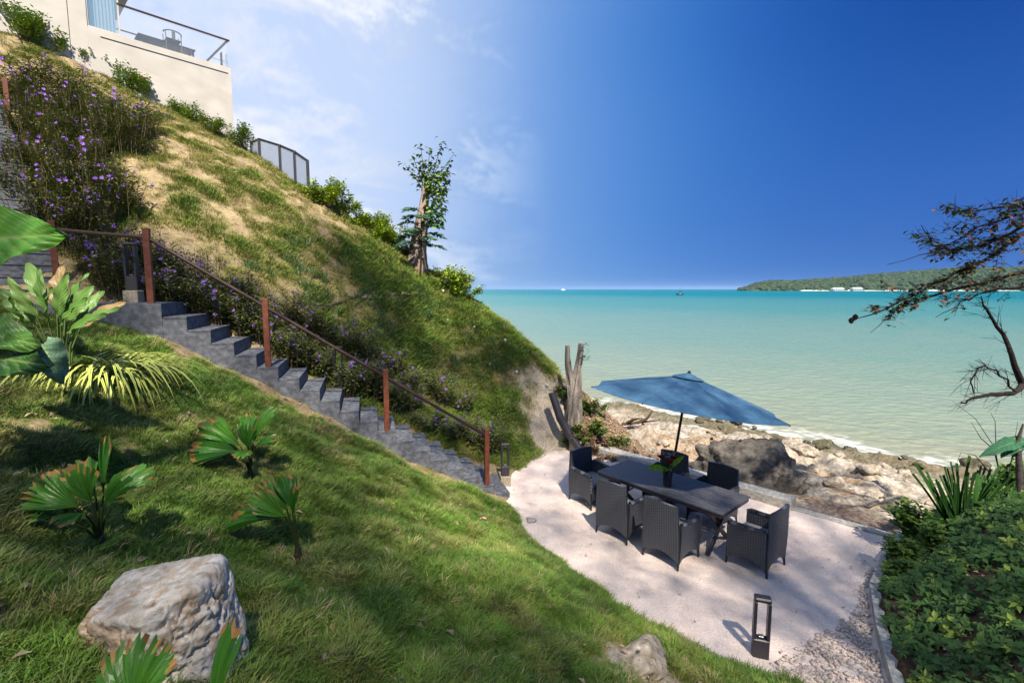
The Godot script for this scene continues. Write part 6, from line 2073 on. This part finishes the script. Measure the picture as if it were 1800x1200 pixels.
	for k in 60:
		var a := rng.randf() * TAU
		mb.col = Color(0.02, 0.06, 0.02).lerp(Color(0.06, 0.13, 0.03), rng.randf())
		mb.leaf(Q.call(1027 + rng.randf_range(-5, 6), 620 + rng.randf_range(-14, 14)) + Vector3(0, 0, rng.randf_range(-0.1, 0.15)), Vector3(cos(a), rng.randf_range(-0.2, 1), sin(a)).normalized(), Vector3.UP, 0.12, 0.016)
	part("sprouting_leaves", mb, M.leaf, t)
	# dark pipe down the bank
	foot = at_t(1008, 772, 11.9); foot.y = 0.0
	mb = MB.new()
	mb.tube([at_t(970, 690, 12.1) - foot, at_t(985, 735, 12.0) - foot, at_t(1000, 762, 11.95) - foot, at_t(1020, 790, 11.85) - foot], [0.09, 0.1, 0.1, 0.1], 12)
	single("drain_pipe", mb, M.charcoal, "dark drain pipe lying down the pale earth bank", "pipe", foot)
	# log and driftwood
	foot = on_ground(590, 536, 8.0)
	mb = MB.new()
	wood(mb, [on_ground(556, 549, 8.0) - foot + Vector3(0, 0.03, 0), Vector3(0, 0.04, 0), on_ground(628, 524, 8.0) - foot + Vector3(0, 0.04, 0)], [0.045, 0.05, 0.035], 10, 11, 0.3, Color(0.10, 0.08, 0.06), Color(0.25, 0.2, 0.15))
	single("fallen_log", mb, M.bark, "thin dark fallen log lying across the hillside grass", "log", foot)
	var q1 := Vector3(3.4, 0, -13.6)
	q1.y = shore_height(q1.x, q1.z)
	t = thing("driftwood", "bleached driftwood branch lying on the rocks behind the table", "driftwood", q1)
	for l in [[Vector3(-0.7, 0.06, 0.1), Vector3(0, 0.1, 0), Vector3(0.8, 0.14, -0.15)], [Vector3(0.1, 0.1, 0), Vector3(0.35, 0.25, 0.1), Vector3(0.5, 0.48, 0.1)], [Vector3(-0.2, 0.08, 0), Vector3(-0.05, 0.25, 0.2), Vector3(0.15, 0.33, 0.35)]]:
		mb = MB.new(); mb.col = Color(0.12, 0.09, 0.07)
		mb.tube(l, [0.05, 0.04, 0.012], 7); part("limb", mb, M.bark, t)

func hanging_branch(t: Node3D, foot: Vector3, line: Array, r0: float, r1: float, leaves: int, leaf: float, twigs: int) -> void:
	var pts := []; var rr := []
	for k in line.size():
		pts.append(at_t(line[k][0], line[k][1], line[k][2]) - foot)
		rr.append(lerpf(r0, r1, float(k) / (line.size() - 1)))
	# bend it a little
	var fine := []; var fr := []
	for k in pts.size() - 1:
		for u in [0.0, 0.33, 0.67]:
			fine.append(pts[k].lerp(pts[k + 1], u) + Vector3(rng.randf_range(-1, 1), rng.randf_range(-1, 1), rng.randf_range(-1, 1)) * 0.02); fr.append(lerpf(rr[k], rr[k + 1], u))
	fine.append(pts[-1]); fr.append(rr[-1])
	var mb := MB.new(); mb.col = Color(0.055, 0.045, 0.045)
	mb.tube(fine, fr, 6)
	var br := part("branch", mb, M.bark, t)
	var tw := MB.new(); tw.col = Color(0.05, 0.04, 0.045)
	var lv := MB.new()
	for k in int(twigs * 1.4):
		var i := rng.randi_range(1, int(fine.size() * 0.82) - 1)
		var b: Vector3 = fine[i]
		var dir: Vector3 = (fine[i + 1] - fine[i - 1]).normalized()
		dir = (dir + Vector3(rng.randf_range(-0.7, 0.5), rng.randf_range(-0.7, 0.8), rng.randf_range(-0.8, 0.8))).normalized()
		var L := rng.randf_range(0.14, 0.42)
		var m := b + dir * L * 0.5 + Vector3(0, rng.randf_range(-0.04, 0.05), 0)
		var e := b + dir * L + Vector3(0, rng.randf_range(-0.12, 0.04), 0)
		tw.tube([b, m, e], [0.005, 0.0035, 0.0015], 4, false)
		for s in 2:
			var d2 := (dir + Vector3(rng.randf_range(-0.8, 0.8), rng.randf_range(-0.6, 0.6), rng.randf_range(-0.8, 0.8))).normalized()
			tw.tube([m, m + d2 * L * 0.5], [0.003, 0.0012], 3, false)
		for q in leaves * 3:
			var p := b.lerp(e, rng.randf_range(0.3, 1.0)) + Vector3(rng.randf_range(-1, 1), rng.randf_range(-1, 1), rng.randf_range(-1, 1)) * 0.05
			var a := rng.randf() * TAU
			lv.col = Color(0.035, 0.065, 0.018).lerp(Color(0.085, 0.12, 0.03), rng.randf())
			if rng.randf() < 0.35: lv.col = Color(0.20, 0.085, 0.04)
			lv.leaf(p, Vector3(cos(a), rng.randf_range(-0.5, 0.4), sin(a)).normalized(), Vector3.UP, leaf * rng.randf_range(0.9, 1.5), leaf * 0.3, 0.2, 0.2)
	if tw.v.size() > 0: part("twigs", tw, M.bark, br)
	if lv.v.size() > 0: part("leaves", lv, M.leaf, br)
func build_overhang() -> void:
	var foot := Vector3(8.9, 0, -6.6); foot.y = bank_height(foot.x, foot.z) - 0.1
	var t := thing("shore_tree", "sparse tree reaching leafy and bare branches over the bay from the bank", "tree", foot)
	rng.seed = 88
	var mb := MB.new()
	wood(mb, [Vector3(0, 0, 0), Vector3(-0.1, 1.2, 0), Vector3(-0.15, 2.4, 0.1), Vector3(-0.1, 3.6, 0.0), Vector3(0.2, 5.0, 0.1)], [0.2, 0.16, 0.13, 0.10, 0.06], 12, 13, 0.25, Color(0.10, 0.085, 0.075), Color(0.2, 0.17, 0.15))
	part("trunk", mb, M.bark, t)
	var T := 7.6
	hanging_branch(t, foot, [[1900, 370, 7.4], [1800, 410, 7.2], [1730, 458, 7.0], [1660, 492, 6.9], [1600, 520, 6.8], [1545, 548, 6.7], [1497, 563, 6.7]], 0.035, 0.004, 5, 0.085, 30)
	hanging_branch(t, foot, [[1900, 350, 7.6], [1800, 400, 7.3], [1740, 425, 7.1], [1690, 440, 7.0], [1640, 430, 6.9], [1620, 395, 6.9]], 0.03, 0.004, 6, 0.085, 22)
	hanging_branch(t, foot, [[1890, 330, 7.0], [1800, 375, 6.8], [1720, 400, 6.7], [1650, 440, 6.6], [1560, 465, 6.6]], 0.02, 0.003, 5, 0.08, 18)
	hanging_branch(t, foot, [[1900, 450, 7.3], [1800, 480, 7.1], [1720, 500, 7.0], [1640, 520, 6.9], [1580, 535, 6.9], [1530, 585, 6.8]], 0.03, 0.003, 3, 0.08, 26)
	hanging_branch(t, foot, [[1900, 470, 6.9], [1800, 505, 6.8], [1740, 512, 6.7], [1690, 530, 6.7], [1645, 558, 6.7]], 0.022, 0.003, 1, 0.08, 20)
	hanging_branch(t, foot, [[1900, 340, 7.1], [1830, 352, 6.9], [1770, 365, 6.8], [1700, 375, 6.7], [1690, 372, 6.7]], 0.018, 0.003, 5, 0.08, 16)
	# bare arms
	hanging_branch(t, foot, [[1880, 720, 7.4], [1800, 672, 7.2], [1785, 640, 7.1], [1765, 590, 7.1], [1735, 545, 7.0], [1725, 520, 7.0]], 0.055, 0.006, 0, 0.08, 16)
	hanging_branch(t, foot, [[1880, 720, 7.4], [1800, 675, 7.2], [1785, 690, 7.1], [1745, 692, 7.0], [1710, 700, 7.0], [1690, 708, 7.0]], 0.05, 0.01, 0, 0.08, 14)
	hanging_branch(t, foot, [[1785, 688, 7.1], [1760, 660, 7.0], [1730, 640, 7.0], [1705, 665, 6.9], [1712, 690, 6.9]], 0.016, 0.008, 0, 0.08, 18)
	# limbs that carry them from the trunk
	for q in [[1900, 370, 7.4, 3.4], [1900, 350, 7.6, 3.6], [1890, 330, 7.0, 3.7], [1900, 450, 7.3, 3.0], [1900, 470, 6.9, 2.9], [1900, 340, 7.1, 3.7], [1880, 720, 7.4, 1.5]]:
		mb = MB.new(); mb.col = Color(0.07, 0.06, 0.055)
		var e := at_t(q[0], q[1], q[2]) - foot
		var b := Vector3(-0.12, q[3], 0.0)
		mb.tube([b, b.lerp(e, 0.5) + Vector3(0, 0.08, 0), e], [0.07, 0.055, 0.035], 8)
		part("limb", mb, M.bark, t)
	# dark seed pods at the tip
	for q in [[1497, 563, 6.7], [1504, 557, 6.7], [1594, 533, 6.8]]:
		mb = MB.new(); mb.col = Color(0.02, 0.012, 0.015)
		var p := at_t(q[0], q[1], q[2]) - foot
		mb.tube([p + Vector3(0, 0.04, 0), p + Vector3(0, 0.02, 0), p, p - Vector3(0, 0.03, 0), p - Vector3(0, 0.045, 0)], [0.006, 0.03, 0.036, 0.024, 0.005], 9)
		part("seed_pod", mb, M.paint, t)

# Big garden trees behind the camera; their crowns shade the terrace and dapple the lawn.
func build_shade_trees() -> void:
	rng.seed = 500
	# ground that lies in shade in the photograph: middle (x, z), half sizes, clumps
	var shade := [
		[Vector2(2.3, -8.0), Vector2(2.6, 3.6), 170], [Vector2(4.0, -5.6), Vector2(2.0, 2.2), 50], [Vector2(6.2, -6.0), Vector2(2.2, 2.2), 110],
		[Vector2(-1.6, -11.6), Vector2(2.6, 1.8), 110], [Vector2(-3.4, -12.6), Vector2(1.6, 1.3), 80], [Vector2(0.4, -12.6), Vector2(1.3, 1.2), 60],
		[Vector2(-1.6, -4.6), Vector2(3.0, 3.2), 140], [Vector2(-4.6, -6.2), Vector2(2.0, 1.6), 35], [Vector2(-3.4, -9.6), Vector2(2.6, 1.0), 60], [Vector2(-6.6, -8.6), Vector2(1.6, 1.3), 80], [Vector2(0.6, -4.0), Vector2(1.6, 1.6), 45], [Vector2(5.6, -9.6), Vector2(1.2, 1.0), 30]]
	# openings between the boughs: px, py on the ground, radius
	var gaps := []
	for q in [[170, 610, 0.5], [330, 735, 0.55], [230, 700, 0.35], [470, 700, 0.35], [180, 740, 0.3], [120, 770, 0.3], [560, 690, 0.3], [300, 615, 0.35], [640, 760, 0.3], [800, 930, 0.28], [860, 965, 0.28], [920, 1000, 0.25], [770, 900, 0.22], [960, 985, 0.2], [1090, 1095, 0.25], [1180, 1130, 0.25], [850, 1010, 0.2], [745, 570, 0.3], [490, 640, 0.4], [560, 680, 0.35], [430, 620, 0.3], [690, 770, 0.25], [760, 820, 0.25], [560, 520, 0.45], [480, 480, 0.5], [1120, 1160, 0.3]]:
		var g := on_ground(q[0], q[1])
		gaps.append([g, q[2]])
	for q in [[20, 400, 3.5, 0.85], [100, 520, 5.0, 0.4], [20, 600, 3.4, 0.5], [170, 600, 5.2, 0.65]]: gaps.append([at_t(q[0], q[1], q[2]), q[3]])
	var clumps := [[], []]
	for q in shade:
		var made := 0; var tries := 0
		while made < int(q[2]) and tries < 4000:
			tries += 1
			var a := fposmod(tries * 0.7548777 + 0.3 * rng.randf(), 1.0) * TAU; var r := sqrt(fposmod(tries * 0.5698403 + 0.3 * rng.randf(), 1.0))
			var x: float = q[0].x + cos(a) * r * q[1].x; var z: float = q[0].y + sin(a) * r * q[1].y
			var y := maxf(ground(x, z), 0.0)
			var p := Vector3(x, y, z) + SUN * rng.randf_range(11.0, 16.5)
			# the light must still reach the openings
			var bad := false
			for g in gaps:
				var v: Vector3 = p - g[0]
				if (v - SUN * v.dot(SUN)).length() < float(g[1]) + 0.28: bad = true; break
			if bad: continue
			# and the crown stays above the picture
			var s := to_px(p - Vector3(0, 0.9, 0))
			if s.x > -200 and s.x < 2000 and s.y > -30 and p.z < -0.3: continue
			clumps[0 if p.x > 1.2 else 1].append(p)
			made += 1
	var stems := [Vector3(6.2, 0, 2.6), Vector3(-3.2, 0, 3.6)]
	var says := ["tall spreading shade tree on the bank behind the viewpoint", "tall spreading shade tree on the lawn behind the viewpoint"]
	for w in 2:
		var foot: Vector3 = stems[w]
		foot.y = bank_height(foot.x, foot.z) if w == 0 else ground(foot.x, foot.z)
		foot.y -= 0.15
		var t := thing("shade_tree", says[w], "tree", foot)
		var fork := Vector3(0, 5.5, 0) + (Vector3(-0.5, 0, -0.6) if w == 0 else Vector3(0.5, 0, -0.4))
		var mb := MB.new()
		wood(mb, [Vector3.ZERO, fork * 0.5 + Vector3(0.1, 0, 0), fork], [0.34, 0.27, 0.22], 14, 30 + w, 0.2, Color(0.12, 0.095, 0.075), Color(0.24, 0.2, 0.16))
		part("trunk", mb, M.bark, t)
		# limbs to a coarse set of bough ends
		var ends := []
		var cl: Array = clumps[w]
		for k in 16:
			ends.append(cl[(k * 97) % cl.size()] - foot)
		for it in 4:
			var sum := []; var num := []
			for e in ends: sum.append(Vector3.ZERO); num.append(0)
			for c in cl:
				var b := 0
				for k in ends.size():
					if (c - foot).distance_squared_to(ends[k]) < (c - foot).distance_squared_to(ends[b]): b = k
				sum[b] += c - foot; num[b] += 1
			for k in ends.size():
				if num[k] > 0: ends[k] = sum[k] / num[k]
		for e: Vector3 in ends:
			mb = MB.new(); mb.col = Color(0.15, 0.12, 0.1)
			mb.tube([fork - Vector3(0, 0.2, 0), fork.lerp(e, 0.4) + Vector3(0, 0.35, 0), fork.lerp(e, 0.75) + Vector3(0, 0.2, 0), e], [0.09, 0.05, 0.03, 0.014], 6)
			part("limb", mb, M.bark, t)
		var tw := MB.new(); tw.col = Color(0.14, 0.11, 0.09)
		var lv := MB.new()
		for c: Vector3 in cl:
			var p := c - foot
			var b := 0
			for k in ends.size():
				if p.distance_squared_to(ends[k]) < p.distance_squared_to(ends[b]): b = k
			tw.tube([ends[b], ends[b].lerp(p, 0.5) + Vector3(0, 0.1, 0), p], [0.010, 0.007, 0.003], 3, false)
			for q in 34:
				var o := Vector3(rng.randf_range(-1, 1), rng.randf_range(-0.7, 0.7), rng.randf_range(-1, 1)) * 0.75
				var a := rng.randf() * TAU
				lv.col = Color(0.05, 0.11, 0.02).lerp(Color(0.10, 0.17, 0.03), rng.randf())
				lv.leaf2(p + o, Vector3(cos(a), rng.randf_range(-0.6, 0.3), sin(a)).normalized(), Vector3(0.1, 1, 0), rng.randf_range(0.10, 0.16), rng.randf_range(0.026, 0.038))
		part("twigs", tw, M.bark, t)
		part("crown", lv, M.leaf, t)
		print("shade tree clumps ", cl.size())

func _ready() -> void:
	rng.seed = 1
	setup_view()
	make_materials()
	build_heights()
	build_ground()
	build_terrace()
	build_shore()
	build_sea()
	build_headland()
	build_bank()
	build_stairs()
	build_house()
	build_fence()
	build_edging()
	build_shade_trees()
	build_overhang()
	build_dead_trees()
	build_rocks()
	build_bollards()
	build_boats()
	build_dining()
	build_flowers()
	build_shrubs()
	build_palms()
	build_left_plants()
	build_right_plants()
	build_pegs()
	build_litter()
	build_grass()
